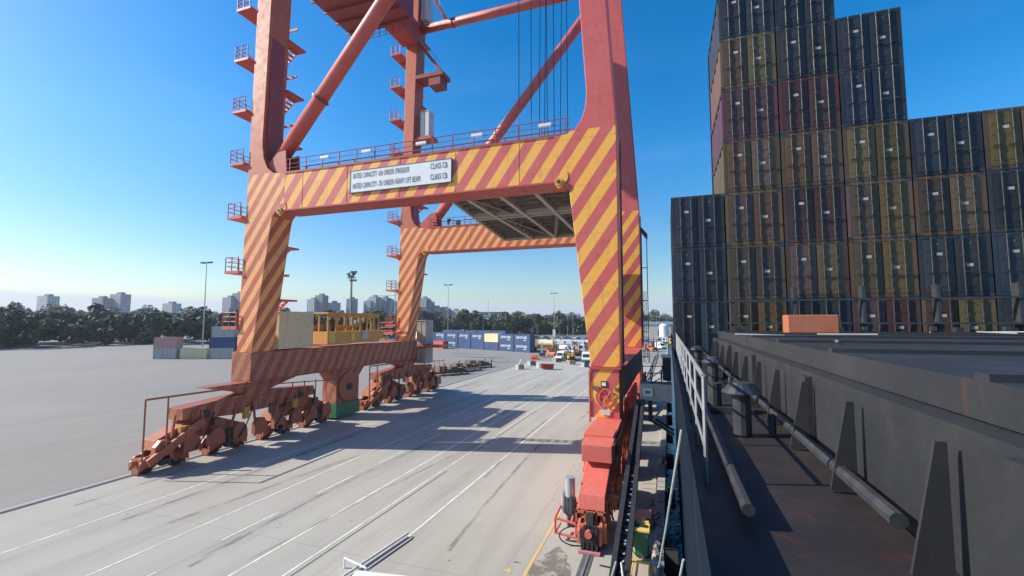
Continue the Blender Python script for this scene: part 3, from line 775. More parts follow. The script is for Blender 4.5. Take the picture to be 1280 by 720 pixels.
# connectors between the sills and the landside bogies
for yc in (29.1, 52.1):
    mb = MB(); mb.box(-33.8, -32.3, yc-1.2, yc+1.2, 4.19, 5.15); mb.prism([(yc-4.5, 5.1), (yc-1.2, 5.1), (yc-1.2, 4.3)], 'x', -33.7, -32.4); mb.prism([(yc+4.5, 5.1), (yc+1.2, 5.1), (yc+1.2, 4.3)], 'x', -33.7, -32.4)
    mb.build('pivot_block', M['stripe_sill'], crane)
    mb = MB(); mb.tube((-31.7, yc-9, 5.0), (-31.7, yc-1.5, 4.9), .07, 6)
    for i in range(5): mb.tube((-31.7, yc+3+i*1.4, 2.6), (-31.7, yc+3+i*1.4, 4.6), .05, 5)
    mb.tube((-31.7, yc+3, 4.6), (-31.7, yc+8.6, 4.2), .05, 5); mb.tube((-31.7, yc-9, 5.0), (-31.7, yc-9, 1.0), .06, 6); mb.tube((-31.7, yc-7.6, 5.0), (-31.7, yc-7.6, 1.4), .06, 6); mb.tube((-31.7, yc-1.5, 4.9), (-31.7, yc+3, 4.6), .05, 6)
    mb.build('guard_frame', M['bogie_orange'], crane)
    mb = MB(); mb.bar((-31.75, yc-8.6, .9), (-31.75, yc-5.0, 2.9), .2, .5); mb.build('sloped_step', M['bogie_orange'], crane)
mb = MB(); mb.box(-34.0, -32.2, 38.4, 41.9, 1.6, 5.06); mb.prism([(38.4, 5.06), (38.4, 4.0), (37.4, 5.06)], 'x', -33.9, -32.3); mb.prism([(41.9, 5.06), (41.9, 4.0), (42.9, 5.06)], 'x', -33.9, -32.3)
rh = mb.build('cable_reel_housing', M['stripe_sill'], crane, .03)
MB().box(-34.1, -32.1, 38.3, 42.0, .25, 1.58).build('counterweight', M['green'], rh)
mb = MB(); mb.tube((-32.18, 40.1, 3.2), (-32.0, 40.1, 3.2), 1.5, 28); mb.m = 1; mb.tube((-32.0, 40.1, 3.2), (-31.9, 40.1, 3.2), .4, 16)
mb.build('cable_reel', [M['bogie_orange'], M['steel_dark']], rh)
# box and sloped shroud at the crane's near end, motor, hose frame
mb = MB(); mb.box(-4.38, -2.82, 24.4, 27.6, 2.35, 4.1)
mb.box(-4.46, -2.74, 24.34, 24.42, 2.1, 2.34)
hb = mb.build('travel_gear_box', M['bogie'], crane, .02)
mb = MB(); mb.box(-4.36, -4.26, 24.22, 24.4, 2.36, 4.08); mb.box(-2.94, -2.84, 24.22, 24.4, 2.36, 4.08); mb.box(-4.26, -2.94, 24.22, 24.4, 3.98, 4.08); mb.box(-4.26, -2.94, 24.22, 24.4, 2.36, 2.46); mb.build('door_frame', M['bogie'], hb)
mb = MB(); mb.tube((-3.9, 24.38, 3.3), (-3.9, 24.3, 3.3), .06, 8); mb.bar((-3.9, 24.3, 3.3), (-3.6, 24.3, 3.2), .05, .05); mb.build('handle', M['steel_dark'], hb)
mb = MB(); mb.box(-2.78, -2.66, 24.6, 27.0, 2.5, 3.9); mb.build('cable_duct', M['bogie_orange'], hb)
mb = MB(); mb.prism([(24.3, 1.2), (24.3, 2.95), (22.3, 1.95), (22.3, 1.2)], 'x', -4.22, -3.0); 
sh = mb.build('sloped_shroud', M['bogie'], crane, .02)
mb = MB(); mb.box(-3.45, -3.3, 22.9, 23.25, 2.3, 2.46); mb.box(-3.35, -3.2, 22.5, 22.55, 2.0, 2.2); mb.box(-3.2, -3.05, 23.0, 23.1, 2.32, 2.45); mb.build('service_plate', M['cab'], sh)
mb = MB(); mb.tube((-4.62, 21.9, 1.72), (-4.62, 21.9, 2.6), .235, 20); mt = mb.build('travel_motor', M['silver'], crane, smooth=False)
mb = MB(); mb.tube((-4.62, 21.9, .85), (-4.62, 21.9, 1.72), .215, 20)
for i in range(8): mb.tube((-4.62, 21.9, .9+.1*i), (-4.62, 21.9, .93+.1*i), .25, 20)
mb.build('cooling_ribs', M['steel_dark'], mt)
mb = MB(); mb.box(-4.78, -4.46, 21.75, 22.05, .35, .85); mb.tube((-4.95, 21.95, .9), (-4.95, 21.95, 1.9), .13, 12); mb.tube((-4.6, 21.9, .4), (-3.9, 21.9, .4), .12, 10)
mb.build('gearbox', M['silver'], mt)
mb = MB()
P = [(-5.15, 21.0, 1.0), (-4.2, 21.0, .85), (-4.2, 21.0, .25), (-5.15, 21.0, .35), (-5.15, 21.0, 1.0)]
mb.path(P, .055, 8); mb.path([(-5.15, 21.0, 1.0), (-5.05, 22.3, 1.3), (-4.3, 22.3, 1.3)], .05, 8); mb.path([(-5.15, 21.0, .35), (-5.1, 21.9, .4)], .05, 8)
mb.tube((-4.4, 21.0, .85), (-4.4, 22.3, 1.3), .05, 8)
mb.build('bumper_frame', M['bogie'], crane)
mb = MB(); mb.tube((-3.6, 22.0, 1.45), (-3.6, 22.0, 1.55), .42, 20); mb.m = 1; mb.tube((-3.45, 22.05, 1.55), (-3.45, 22.05, 1.75), .18, 12); mb.m = 2; mb.box(-3.55, -3.35, 21.9, 22.1, 1.75, 1.85)
mb.build('rotary_joint', [M['white_panel'], M['green'], M['yellow']], crane)
mb = MB()
for xx in (-4.15, -3.75, -3.25, -2.9): mb.box(xx-.04, xx+.04, 20.9, 22.2, .45, 1.5)
for zz in (.9, 1.4): mb.box(-4.18, -2.86, 20.9, 21.0, zz, zz+.1)
mb.prism([(20.9, 1.2), (21.6, 2.0), (21.9, 2.0), (21.9, .9)], 'x', -3.9, -3.82); mb.tube((-2.85, 21.2, .5), (-2.95, 22.6, 2.2), .05, 6); mb.tube((-2.75, 21.0, .3), (-2.8, 22.2, 1.7), .04, 6)
mb.box(-3.0, -2.78, 20.75, 21.0, .3, 1.1)
mb.build('end_bracket', M['bogie_orange'], crane)
mb = MB(); mb.box(-3.85, -3.1, 20.35, 20.9, .08, .95)
for i in range(4): mb.bar((-3.76+i*.2, 20.3, .1), (-3.7+i*.17, 20.5, 1.1), .09, .06)
mb.prism([(20.5, .95), (20.9, .95), (20.9, 1.5), (20.75, 1.5)], 'x', -3.65, -3.35)
mb.build('rail_wiper', M['rubber'], crane)
MB().box(-3.95, -3.0, 20.15, 20.4, .03, .12).build('rail_scraper', M['pink'], crane)
mb = MB(); pts = []
for i in range(17):
    a = -.2+i*math.pi*1.25/16
    pts.append((-4.1-.75*math.sin(a), 20.75-.2*math.sin(a), .45+.42*math.cos(a)*1.0))
pts += [(-3.6, 20.6, .12), (-3.1, 20.5, .35), (-2.95, 20.6, .6)]
mb.path(pts, .028, 6); mb.build('hydraulic_hose', M['rubber'], crane)
# orange service posts along the seaward side of the near bogies
mb = MB(); rr = random.Random(7)
for i in range(16):
    yy = 22.4+i*.9; h = 1.9+rr.random()*1.6
    mb.tube((-2.72, yy, .7), (-2.72+rr.uniform(-.06, .1), yy+rr.uniform(-.3, .3), h), .035, 5)
    if i % 3 == 0: mb.box(-2.78, -2.5, yy-.15, yy+.25, 1.2, 1.9)
mb.tube((-2.68, 22.3, 1.2), (-2.68, 37, 1.2), .04, 6)
mb.build('service_piping', M['bogie_orange'], crane)
mb = MB(); rr = random.Random(8)
for i in range(9):
    yy = 30.5+i*1.1; mb.box(-2.85, -2.62, yy, yy+.5, 2.3+.3*rr.random(), 4.9)
mb.build('junction_box', M['red_deep'], crane)

# ------------------------------------------------------------------ quay edge things
# gangway and its tower
gw = empty('gangway', (-1.85, 17, 0), 'long black gangway ladder climbing from the quay edge to the grey platform', 'gangway')
A, B_ = Vector((-1.93, 16.2, .15)), Vector((-1.72, 28.9, 5.15))
mb = MB()
for s, sz in ((-1, .0), (1, .0)):
    mb.bar(A+Vector((s*.27, 0, sz)), B_+Vector((s*.15, 0, sz)), .20, .34)
mb.build('side_rail', M['black'], gw)
mb = MB()
for i in range(44):
    p = A.lerp(B_, (i+.5)/44); mb.box(p.x-.22, p.x+.16, p.y-.09, p.y+.09, p.z-.05, p.z)
mb.bar(A-Vector((0, 0, .1)), B_-Vector((0, 0, .1)), .34, .05); mb.build('tread', M['ship_navy'], gw)
mb = MB(); rr = random.Random(5)
for i in range(16):
    p = A.lerp(B_, .05+.03*i*1.0+.02*rr.random()); mb.box(p.x+.0, p.x+.09, p.y-.06, p.y+.06, p.z+.0, p.z+.03)
mb.build('reflective_patch', M['white_panel'], gw)
mb = MB(); mb.tube((-2.28, 16.2, .25), (-1.55, 16.2, .25), .22, 14); mb.tube((-2.3, 16.9, .5), (-1.6, 16.9, .5), .1, 10)
mb.box(-2.2, -1.7, 16.9, 17.4, .3, .6)
for s_ in (-.32, .32): mb.tube((-1.93+s_, 16.6, .5), (-1.93+s_*.3, 17.6, 1.2), .05, 8)
mb.build('roller', M['steel'], gw)
gp = empty('gangway_platform', (-.9, 29.5, 0), 'grey steel gangway platform on posts reaching over the quay edge', 'platform')
mb = MB(); mb.box(-1.75, .1, 29.0, 29.12, 5.3, 6.15); mb.box(-1.75, .1, 30.9, 31.02, 5.3, 6.15); mb.box(-1.78, .1, 28.96, 29.2, 6.15, 6.22); mb.box(-1.78, .1, 28.96, 29.2, 5.24, 5.3)
mb.box(-1.75, .1, 29.2, 30.9, 5.9, 6.0)
mb.build('girder', M['steel'], gp)
mb = MB(); mb.box(-1.55, -1.0, 28.85, 28.95, 5.5, 6.0); mb.m = 1; mb.box(-1.42, -1.15, 28.83, 28.85, 5.68, 5.82); mb.build('number_plate', [M['white_panel'], M['ink']], gp)
for (px_, py_) in ((-1.2, 29.5), (-1.2, 30.6)):
    mb = MB().box(px_-.1, px_+.1, py_-.1, py_+.1, 3.9, 5.24); mb.bar((px_, py_, 3.98), (.16, py_, 3.2), .12, .14); mb.build('hanger', M['steel_dark'], gp)
mb = MB(); mb.bar((-1.1, 29.5, 3.9), (-.15, 29.5, 5.2), .1, .12); mb.build('bracing', M['steel'], gp)
mb = MB()
for xx in (-1.7, -1.1, -.5): mb.tube((xx, 29.05, 6.2), (xx, 29.05, 7.1), .03, 6); mb.tube((xx, 30.95, 6.2), (xx+.05, 30.95, 7.2), .03, 6)
for zz in (6.65, 7.1): mb.tube((-1.7, 30.95, zz), (.0, 30.95, zz+.05), .03, 6)
mb.tube((-1.5, 30.9, 6.2), (-.9, 33.5, 7.6), .035, 6); mb.tube((-1.15, 30.9, 6.2), (-.7, 33.5, 7.7), .03, 6); mb.tube((-1.6, 29.5, 6.2), (.1, 29.6, 7.4), .03, 6); mb.tube((-1.1, 29.5, 6.2), (.1, 29.6, 6.9), .03, 6)
mb.build('handrail', M['steel_dark'], gp)
mb = MB(); mb.box(-.42, .08, 30.2, 30.9, 6.3, 7.75); mb.m = 1; mb.box(-.5, .1, 30.1, 31.0, 7.75, 7.9); mb.m = 0; mb.build('control_box', [M['ship_navy'], M['white_panel']], gp)
mb = MB(); rr = random.Random(12)
mb.path([(-1.78, 29.0, 5.3), (-1.74, 27, 2.9), (-1.72, 25, 1.4), (-1.73, 23.4, .35)], .018, 5); tag(mb.build('hanging_wire', M['rope']), 'thin pale wire hanging from the grey gangway platform down to the quay', 'wire')
# wheelie bin on yellow stand
bn = empty('wheelie_bin', (-1.27, 20.0, .5), 'green wheelie bin with yellow lid standing at the quay edge', 'bin')
mb = MB(); s0, s1 = .23, .28
def frus(mb, cx, cy, z0, z1, a0, b0, a1, b1):
    mb.add([(cx-a0,cy-b0,z0),(cx+a0,cy-b0,z0),(cx+a0,cy+b0,z0),(cx-a0,cy+b0,z0),(cx-a1,cy-b1,z1),(cx+a1,cy-b1,z1),(cx+a1,cy+b1,z1),(cx-a1,cy+b1,z1)],
           [(0,3,2,1),(4,5,6,7),(0,1,5,4),(1,2,6,5),(2,3,7,6),(3,0,4,7)])
frus(mb, -1.27, 20.0, .52, 1.5, .24, .27, .31, .36); mb.build('bin_body', M['green'], bn, .02)
mb = MB(); frus(mb, -1.27, 20.0, 1.502, 1.6, .36, .41, .35, .40); mb.box(-1.58, -.96, 20.3, 20.45, 1.58, 1.66); mb.build('bin_lid', M['lid'], bn, .02)
mb = MB(); mb.box(-1.52, -1.02, 19.86, 20.08, 1.602, 1.64); mb.build('bin_opening', M['rubber'], bn)
mb = MB(); 
for s_ in (-1, 1): mb.tube((-1.27+s_*.22, 20.32, .62), (-1.27+s_*.28, 20.32, .62), .1, 12)
mb.build('bin_wheel', M['rubber'], bn)
st = empty('bin_stand', (-1.27, 19.6, 0), 'yellow tubular steel stand under the green bin', 'stand')
mb = MB(); mb.box(-1.66, -.88, 19.3, 20.45, .44, .5); mb.build('stand_plate', M['tan'], st)
mb = MB()
for xx in (-1.62, -.92):
    for yy in (18.2, 20.4): mb.tube((xx, yy, .02), (xx, yy, .47), .03, 8)
    mb.tube((xx, 18.2, .46), (xx, 20.4, .46), .03, 8); mb.tube((xx, 18.2, .12), (xx, 20.4, .12), .025, 8)
mb.tube((-1.62, 18.2, .46), (-.92, 18.2, .46), .03, 8); mb.tube((-1.62, 19.3, .53), (-.92, 19.3, .53), .03, 8)
mb.build('tube_frame', M['yellow'], st)
sp = empty('notice_post', (-1.25, 21.2, 0), 'small faded pink notice board on a yellow post behind the bin', 'sign')
MB().box(-1.31, -1.17, 21.15, 21.25, 0.01, 1.75).build('post', M['lid'], sp)
MB().box(-1.58, -.9, 21.1, 21.16, 1.5, 1.85).build('board', M['pink'], sp)
# hoses and junk along the kerb
mb = MB(); pts = [(-2.9+1.1*math.sin(t*.31)*1.0+.12*t, 18.9+.55*math.cos(t*.42), .04) for t in range(0, 13)]
tag(mb.path(pts, .03, 6).build('quay_hose', M['rubber']), 'dark rubber hose curling on the concrete beside the black gangway foot', 'hose')
mb = MB(); tag(mb.path([(-1.6, 20.3, .9), (-1.66, 19.9, .65), (-1.4, 19.55, .56), (-1.0, 19.6, .55), (-.9, 20, .56)], .022, 6).build('coiled_cable', M['rubber']), 'thin dark cable looped round the green bin base', 'cable')
rr = random.Random(21)
def bollard(x, y, lab):
    b = empty('mooring_bollard', (x, y, 0), lab, 'bollard', 'bollards along the quay edge')
    mb = MB(); mb.tube((x, y, .16), (x, y, .2), .3, 16); mb.tube((x, y, .2), (x, y, .55), .14, 14, .17); mb.build('bollard_body', M['steel'], b)
    mb = MB(); mb.tube((x-.24, y, .6), (x+.24, y, .6), .12, 12); mb.build('horn', M['steel'], b)
bollard(-.62, 19.2, 'grey mooring bollard beside the yellow bin stand'); bollard(-.62, 34, 'grey mooring bollard beyond the gangway platform')
def chain(y0, y1, lab):
    mb = MB(); y = y0
    while y < y1:
        x = -.66+rr.uniform(-.08, .08); mb.tube((x-.06, y, .2), (x+.08, y+.18, .24), .05, 6); mb.box(x-.05, x+.07, y+.05, y+.2, .17, .3); y += .24
    tag(mb.build('fender_chain', M['steel']), lab, 'chain')
chain(17.5, 19.0, 'grey fender chain heaped on the kerb nearest the yellow stand'); chain(20.3, 22.6, 'grey fender chain on the kerb beside the green bin')
mb = MB()
for i in range(22):
    y = 22.8+rr.random()*3.2; x = -1.0+rr.uniform(-.25, .3); z = .15+rr.random()*.5
    mb.tube((x, y, z), (x+rr.uniform(-.3, .3), y+rr.uniform(-.4, .4), z+rr.uniform(-.15, .35)), .035, 5)
mb.box(-1.2, -.9, 23.5, 24.1, .01, .5)
tag(mb.build('valve_assembly', M['brown']), 'rusty pipe and valve cluster at the quay edge behind the bin', 'pipework')
tag(MB().path([(-.62, 19.2, .45), (-.5, 16.8, 1.7), (-.38, 14.5, 3.1), (-.2, 12.5, 4.7), (-.02, 10.8, 6.3), (.19, 9.5, 7.9)], .028, 6).build('mooring_rope', M['rope']), 'pale mooring rope rising from the bollard to the ship', 'rope')
tag(MB().path([(-.5, 15.5, -.5), (-.35, 13, 1.2), (-.15, 11, 3.2), (.16, 9.5, 5.5)], .022, 6).build('mooring_rope', M['rope']), 'thinner slack mooring rope hanging down between hull and quay', 'rope')
for k in range(7):
    y = 14+k*7.5
    mb = MB(); mb.tube((-.38, y, -.4), (.14, y, -.4), .55, 20, .55); tag(mb.build('quay_fender', M['rubber']), 'black round rubber fender between quay wall and blue hull', 'fender', 'fenders along the quay wall')

# white pipe barrier and utility vehicle at the bottom of the frame
br = empty('pipe_barrier', (-12, 17.5, 0), 'low white pipe barrier lying along the lane line', 'barrier')
mb = MB(); mb.tube((-12.25, 14.2, .16), (-11.72, 19.1, .16), .055, 10); mb.build('top_pipe', M['white'], br)
mb = MB()
mb.bar((-12.05, 14.3, .04), (-11.56, 19.0, .04), .30, .03); mb.build('grey_strip', M['concrete'], br)  # thin flat grey strip lying on the ground alongside the pipe
mb = MB(); mb.tube((-12.7, 15.9, .4), (-11.4, 15.55, .4), .035, 8); mb.tube((-12.7, 15.9, .02), (-12.7, 15.9, .4), .04, 8); mb.tube((-11.4, 15.55, .02), (-11.4, 15.55, .4), .035, 8)
tag(mb.build('cross_barrier', M['white']), 'short white tube barrier standing across the end of the low pipe barrier', 'barrier')

# ------------------------------------------------------------------ vehicles
def wheels(par, xs, ys, r, wd=.22):
    for x in xs:
        for y in ys:
            mb = MB(); mb.tube((x-wd/2, y, r), (x+wd/2, y, r), r, 16)
            wl = mb.build('wheel', M['rubber'], par)
            mb = MB(); s = 1 if x > 0 else -1; mb.tube((x+s*(wd/2), y, r), (x+s*(wd/2+.02), y, r), r*.55, 12); mb.build('rim', M['silver'], wl)
def van_proto(body='white', L=5.2, W=1.9, Hh=2.35, name='delivery_van'):
    e = empty(name, (0, 0, 0))
    y0 = -L/2
    mb = MB(); mb.prism([(y0, .35), (y0+.0, .95), (y0+.75, 1.15), (y0+1.45, 1.95), (y0+1.8, Hh), (L/2-.1, Hh), (L/2, Hh-.3), (L/2, .35)], 'x', -W/2, W/2)
    mb.build('body', M[body], e, .08)
    mb = MB(); mb.prism([(y0+.80, 1.24), (y0+1.42, 1.96), (y0+1.45, 1.92), (y0+.86, 1.2)], 'x', -W/2+.15, W/2-.15)
    mb.add([(-W/2+.12, y0+.76, 1.2), (W/2-.12, y0+.76, 1.2), (W/2-.2, y0+1.42, 1.98), (-W/2+.2, y0+1.42, 1.98)], [(0,1,2,3)])
    mb.build('windscreen', M['glass'], e)
    for s in (-1, 1):
        mb = MB(); mb.prism([(y0+1.2, 1.25), (y0+1.7, 1.85), (y0+2.4, 1.85), (y0+2.4, 1.25)], 'x', s*W/2, s*(W/2+.015)); mb.build('side_window', M['glass'], e)
        mb = MB(); mb.box(s*W/2-.1-.15*s, s*W/2-.1+.05*s, y0-.03, y0+.05, .7, .92); mb.build('headlight', M['lamp_lens'], e)
    mb = MB(); mb.box(-W/2+.05, W/2-.05, y0-.06, y0+.02, .35, .6); mb.build('bumper', M['steel_dark'], e)
    wheels(e, (-W/2+.08, W/2-.08), (y0+.95, L/2-1.0), .34)
    return e
def car_proto(body='silver', L=4.5, W=1.8, name='parked_car'):
    e = empty(name, (0, 0, 0)); y0 = -L/2
    mb = MB(); mb.prism([(y0, .3), (y0+.02, .7), (y0+1.0, .88), (L/2-.5, .92), (L/2, .8), (L/2, .3)], 'x', -W/2, W/2); mb.build('body', M[body], e, .07)
    mb = MB(); frus(mb, 0, .1, .88, 1.42, .82, 1.35, .64, .85); mb.build('cabin_glass', M['glass'], e, .03)
    mb = MB(); frus(mb, 0, .1, 1.42, 1.47, .66, .88, .6, .8); mb.build('car_roof', M[body], e)
    wheels(e, (-W/2+.08, W/2-.08), (y0+.8, L/2-.8), .32)
    return e
def truck_proto(name='flatbed_truck', cab='white'):
    e = empty(name, (0, 0, 0))
    mb = MB(); mb.prism([(-4.5, .6), (-4.55, 1.7), (-4.3, 2.9), (-2.4, 3.0), (-2.4, .6)], 'x', -1.2, 1.2); mb.build('truck_cab', M[cab], e, .08)
    mb = MB(); mb.box(-1.05, 1.05, -4.6, -4.5, 1.75, 2.6); mb.build('windscreen', M['glass'], e)
    mb = MB(); mb.box(-1.05, 1.05, -4.62, -4.5, .6, 1.0); mb.build('grille', M['steel_dark'], e)
    mb = MB(); mb.box(-1.2, 1.2, -2.2, 5.0, 1.15, 1.4); mb.box(-.4, .4, -4, 5.0, .7, 1.1); mb.build('flatbed', M['brown'], e)
    for s in (-1, 1):
        mb = MB(); mb.prism([(-3.9, 1.8), (-3.8, 2.55), (-2.9, 2.55), (-2.9, 1.8)], 'x', s*1.2, s*1.215); mb.build('side_window', M['glass'], e)
    wheels(e, (-1.05, 1.05), (-3.5, 2.6, 3.8), .5, .3)
    return e
def forklift_proto(c='yellow'):
    e = empty('forklift', (0, 0, 0))
    mb = MB(); mb.box(-.95, .95, -1.2, 2.0, .5, 1.3); mb.prism([(1.0, 1.3), (2.0, 1.3), (1.9, 1.9), (1.2, 1.8)], 'x', -.9, .9); mb.build('chassis', M[c], e, .06)
    mb = MB()
    for s in (-.85, .85):
        for y in (-.8, 1.0): mb.tube((s, y, 1.3), (s, y+.1, 2.9), .06, 6)
    mb.box(-.95, .95, -.9, 1.2, 2.9, 2.98); mb.build('roll_cage', M['steel_dark'], e)
    mb = MB()
    for s in (-.45, .45): mb.box(s-.1, s+.1, -1.55, -1.35, .2, 3.4)
    mb.box(-.6, .6, -1.62, -1.5, .5, 1.1); mb.build('mast', M['steel_dark'], e)
    mb = MB()
    for s in (-.45, .45): mb.box(s-.08, s+.08, -2.9, -1.6, .2, .27)
    mb.build('fork', M['steel'], e)
    wheels(e, (-.9, .9), (-.9, 1.4), .42, .3)
    return e
used = set()
def place(proto, x, y, rz, label, cat, group=None, z=.012, sc=None):
    o = proto if id(proto) not in used else copy_tree(proto)
    used.add(id(proto)); o.location = (x, y, z); o.rotation_euler.z = rz
    if sc: o.scale = sc
    o['label'] = label; o['category'] = cat
    if group: o['group'] = group
    elif 'group' in o: del o['group']
    return o
van = van_proto(); ute = van_proto(name='utility_van', L=5.0, Hh=2.0)
place(ute, -8.45, 10.55, R(8), 'white utility van parked below the white pipe barrier', 'van')
mb = MB(); mb.tube((-.3, -1, 2.0), (-.3, -1, 2.18), .1, 12); mb2 = mb.build('roof_beacon', M['yellow']); mb2.parent = ute
place(van, -19.6, 113.5, R(8), 'white van facing the camera beside the crane leg, pale block before it', 'van')
place(van, -26.4, 116.5, R(-12), 'white van parked left of the yellow forklift', 'van')
place(van, -24.8, 119.5, R(5), 'white van half hidden behind the yellow forklift', 'van')
fk = forklift_proto(); fko = forklift_proto('orange')
place(fk, -23.6, 114.8, R(20), 'yellow forklift beside the white vans', 'forklift')
place(fko, -31.2, 127, R(60), 'orange forklift working left of the white vans', 'forklift')
tk = truck_proto()
place(tk, -29, 140, R(95), 'white flatbed truck standing behind the orange forklift', 'truck')
tky = truck_proto('yellow_truck', 'yellow')
place(tky, -2.2, 205, R(80), 'yellow truck parked far down the quay at the right', 'truck')
place(tk, -5.4, 214, R(88), 'white truck behind the far yellow truck at the quay end', 'truck')
place(tky, -14, 160, R(100), 'yellow truck hidden mostly behind the striped seaside leg', 'truck')
# far rows of parked vehicles
cs = car_proto('silver'); cw = car_proto('white', name='parked_car'); cd = car_proto('darkcar'); cr = car_proto('redcar')
vv = van_proto('white', 5.6, 2.0, 2.5, 'parked_van')
G = 'vehicles in the distant parking rows'
for i in range(6): place(vv, -49+4.9*i, 186+random.uniform(-.6, .6), R(90+random.uniform(-4, 4)), 'white van in the front row of distant parking', 'van', 'white vans in the front parking row')
prot = [(cs, 'silver'), (cw, 'white'), (cd, 'dark'), (cr, 'red')]
for r_ in range(5):
    y = 206+r_*13
    for i in range(11):
        x = -70+i*6.2+r_*-2.5+random.uniform(-.5, .5)
        if x > -4: continue
        p, cn_ = random.choice([prot[0], prot[1], prot[2], prot[2], prot[3]] if r_ > 1 else [prot[1], prot[0], prot[2]])
        place(p, x, y+random.uniform(-.5, .5), R(90+random.uniform(-5, 5)), f'small {cn_} car in the distant parking rows', 'car', f'{cn_} cars in the distant parking rows')
for i in range(5):
    p, cn_ = random.choice(prot)
    place(p, -24+i*5, 232+i*2, R(90), f'small {cn_} car in the distant parking rows', 'car', f'{cn_} cars in the distant parking rows')

# more machines, trailers and small boxes in the yard behind
rq = random.Random(31)
rv = random.Random(55)
for i in range(9): place(vv, -44+4.3*i+rv.uniform(-.5, .5), 178+rv.uniform(-1, 1), R(90+rv.uniform(-6, 6)), 'white van in the second row of distant parking', 'van', 'white vans in the second parking row')
for i in range(12):
    p, cn_ = rv.choice(prot[:3]); place(p, -35+2.9*i, 198+rv.uniform(-1, 1), R(rv.choice((0, 90))+rv.uniform(-5, 5)), f'small {cn_} car in the distant parking rows', 'car', f'{cn_} cars in the distant parking rows')
trl = empty('flat_trailer', (0, 0, 0))
mb = MB(); mb.box(-6, 6, -1.2, 1.2, 1.1, 1.35); mb.box(-5.8, 5.8, -.35, -.2, .8, 1.1); mb.box(-5.8, 5.8, .2, .35, .8, 1.1); mb.box(-6.05, -6, -1.2, 1.2, 1.1, 2.2); mb.build('trailer_bed', M['brown'], trl)
for x in (3, 4.2, 5.2):
    for y in (-1, 1):
        mb = MB(); mb.tube((x, y-.14, .5), (x, y+.14, .5), .5, 14); mb.build('wheel', M['rubber'], trl)
mb = MB(); mb.box(-3.1, -2.9, -.9, .9, .02, 1.1); mb.build('landing_leg', M['steel_dark'], trl)
sm = empty('work_box', (0, 0, 0)); mb = MB(); mb.box(-1.6, 1.6, -1.1, 1.1, .1, 2.3); mb.build('box_body', M['tan'], sm)
mb = MB(); mb.box(-.5, .4, -1.15, -1.1, .15, 2.05); mb.build('door', M['brown'], sm); mb = MB(); mb.box(-1.7, 1.7, -1.2, 1.2, 2.3, 2.4); mb.build('roof', M['white_panel'], sm)
spots_t = [(-30.5, 134, 12), (-34.5, 152, 4), (-27, 150, -8), (-22, 158, 10), (-31, 166, 85), (-19, 168, 5), (-40, 170, 3), (-25, 176, -4), (-12, 176, 6), (-36, 160, 15)]
wt = ['beside the orange forklift', 'right of the tank containers', 'behind the white vans', 'behind the striped leg', 'standing end on before the parked vans', 'near the leg in the far yard', 'before the left parked vans', 'before the middle parked vans', 'right of the striped leg', 'behind the white flatbed truck']
for (x, y, a), t_ in zip(spots_t, wt): place(trl, x, y, R(a), f'brown empty flat trailer {t_}', 'trailer', 'flat trailers in the far yard')
for i, (x, y, t_) in enumerate([(-28.5, 146, 'behind the orange forklift'), (-20.5, 136, 'beside the leg in the yard'), (-24.6, 170, 'before the parked vans'), (-38, 178, 'left of the parked vans'), (-7.5, 172, 'right of the striped leg'), (-3.6, 188, 'by the far quay edge')]):
    place(sm, x, y, R(rq.uniform(-20, 20)), f'tan site box with brown door {t_}', 'site box', 'tan site boxes')
place(fko, -26.2, 133, R(150), 'orange forklift half hidden behind the yellow forklift', 'forklift')
place(fk, -29.8, 155, R(-60), 'yellow forklift far behind among the brown trailers', 'forklift')
place(fko, -5.2, 160, R(40), 'orange forklift right of the striped crane leg', 'forklift')
place(fk, -7.2, 186, R(100), 'yellow forklift right of the crane leg near the blue dumpster', 'forklift')
place(van, -3.0, 176, R(30), 'white van at the far quay edge right of the crane leg', 'van')
place(van, -31.8, 146, R(70), 'white van side on, before the brown trailers', 'van')
# tank containers on skeletal trailers
def tanktainer():
    e = empty('tank_container', (0, 0, 0))
    mb = MB(); mb.tube((-2.8, 0, 2.75), (2.8, 0, 2.75), 1.12, 24); mb.build('tank_shell', M['cream'], e, smooth=False)
    mb = MB()
    for x in (-3, 3):
        for y in (-1.18, 1.18): mb.box(x-.07, x+.07, y-.07, y+.07, 1.5, 4.05)
        for z in (1.5, 4.0): mb.box(x-.07, x+.07, -1.2, 1.2, z-.06, z+.06)
    for y in (-1.18, 1.18): mb.box(-3, 3, y-.06, y+.06, 1.44, 1.56)
    mb.build('tank_frame', M['yellow'], e)
    mb = MB(); mb.box(-3.3, 3.6, -1.1, 1.1, 1.05, 1.3); mb.build('trailer_bed', M['brown'], e)
    for x in (1.2, 2.4):
        for y in (-1, 1):
            mb = MB(); mb.tube((x, y-.14, .5), (x, y+.14, .5), .5, 14); mb.build('wheel', M['rubber'], e)
    mb = MB(); mb.box(-2.6, -2.45, -.9, -.75, .02, 1.05); mb.box(-2.6, -2.45, .75, .9, .02, 1.05); mb.build('landing_leg', M['steel_dark'], e)
    return e
tt = tanktainer()
place(tt, -38.9, 147.5, R(-10), 'cream tank container on a low trailer, nearest the stack of blue boxes', 'tank container')
place(tt, -45.8, 149.5, R(-10), 'cream tank container half hidden behind the blue boxes', 'tank container')

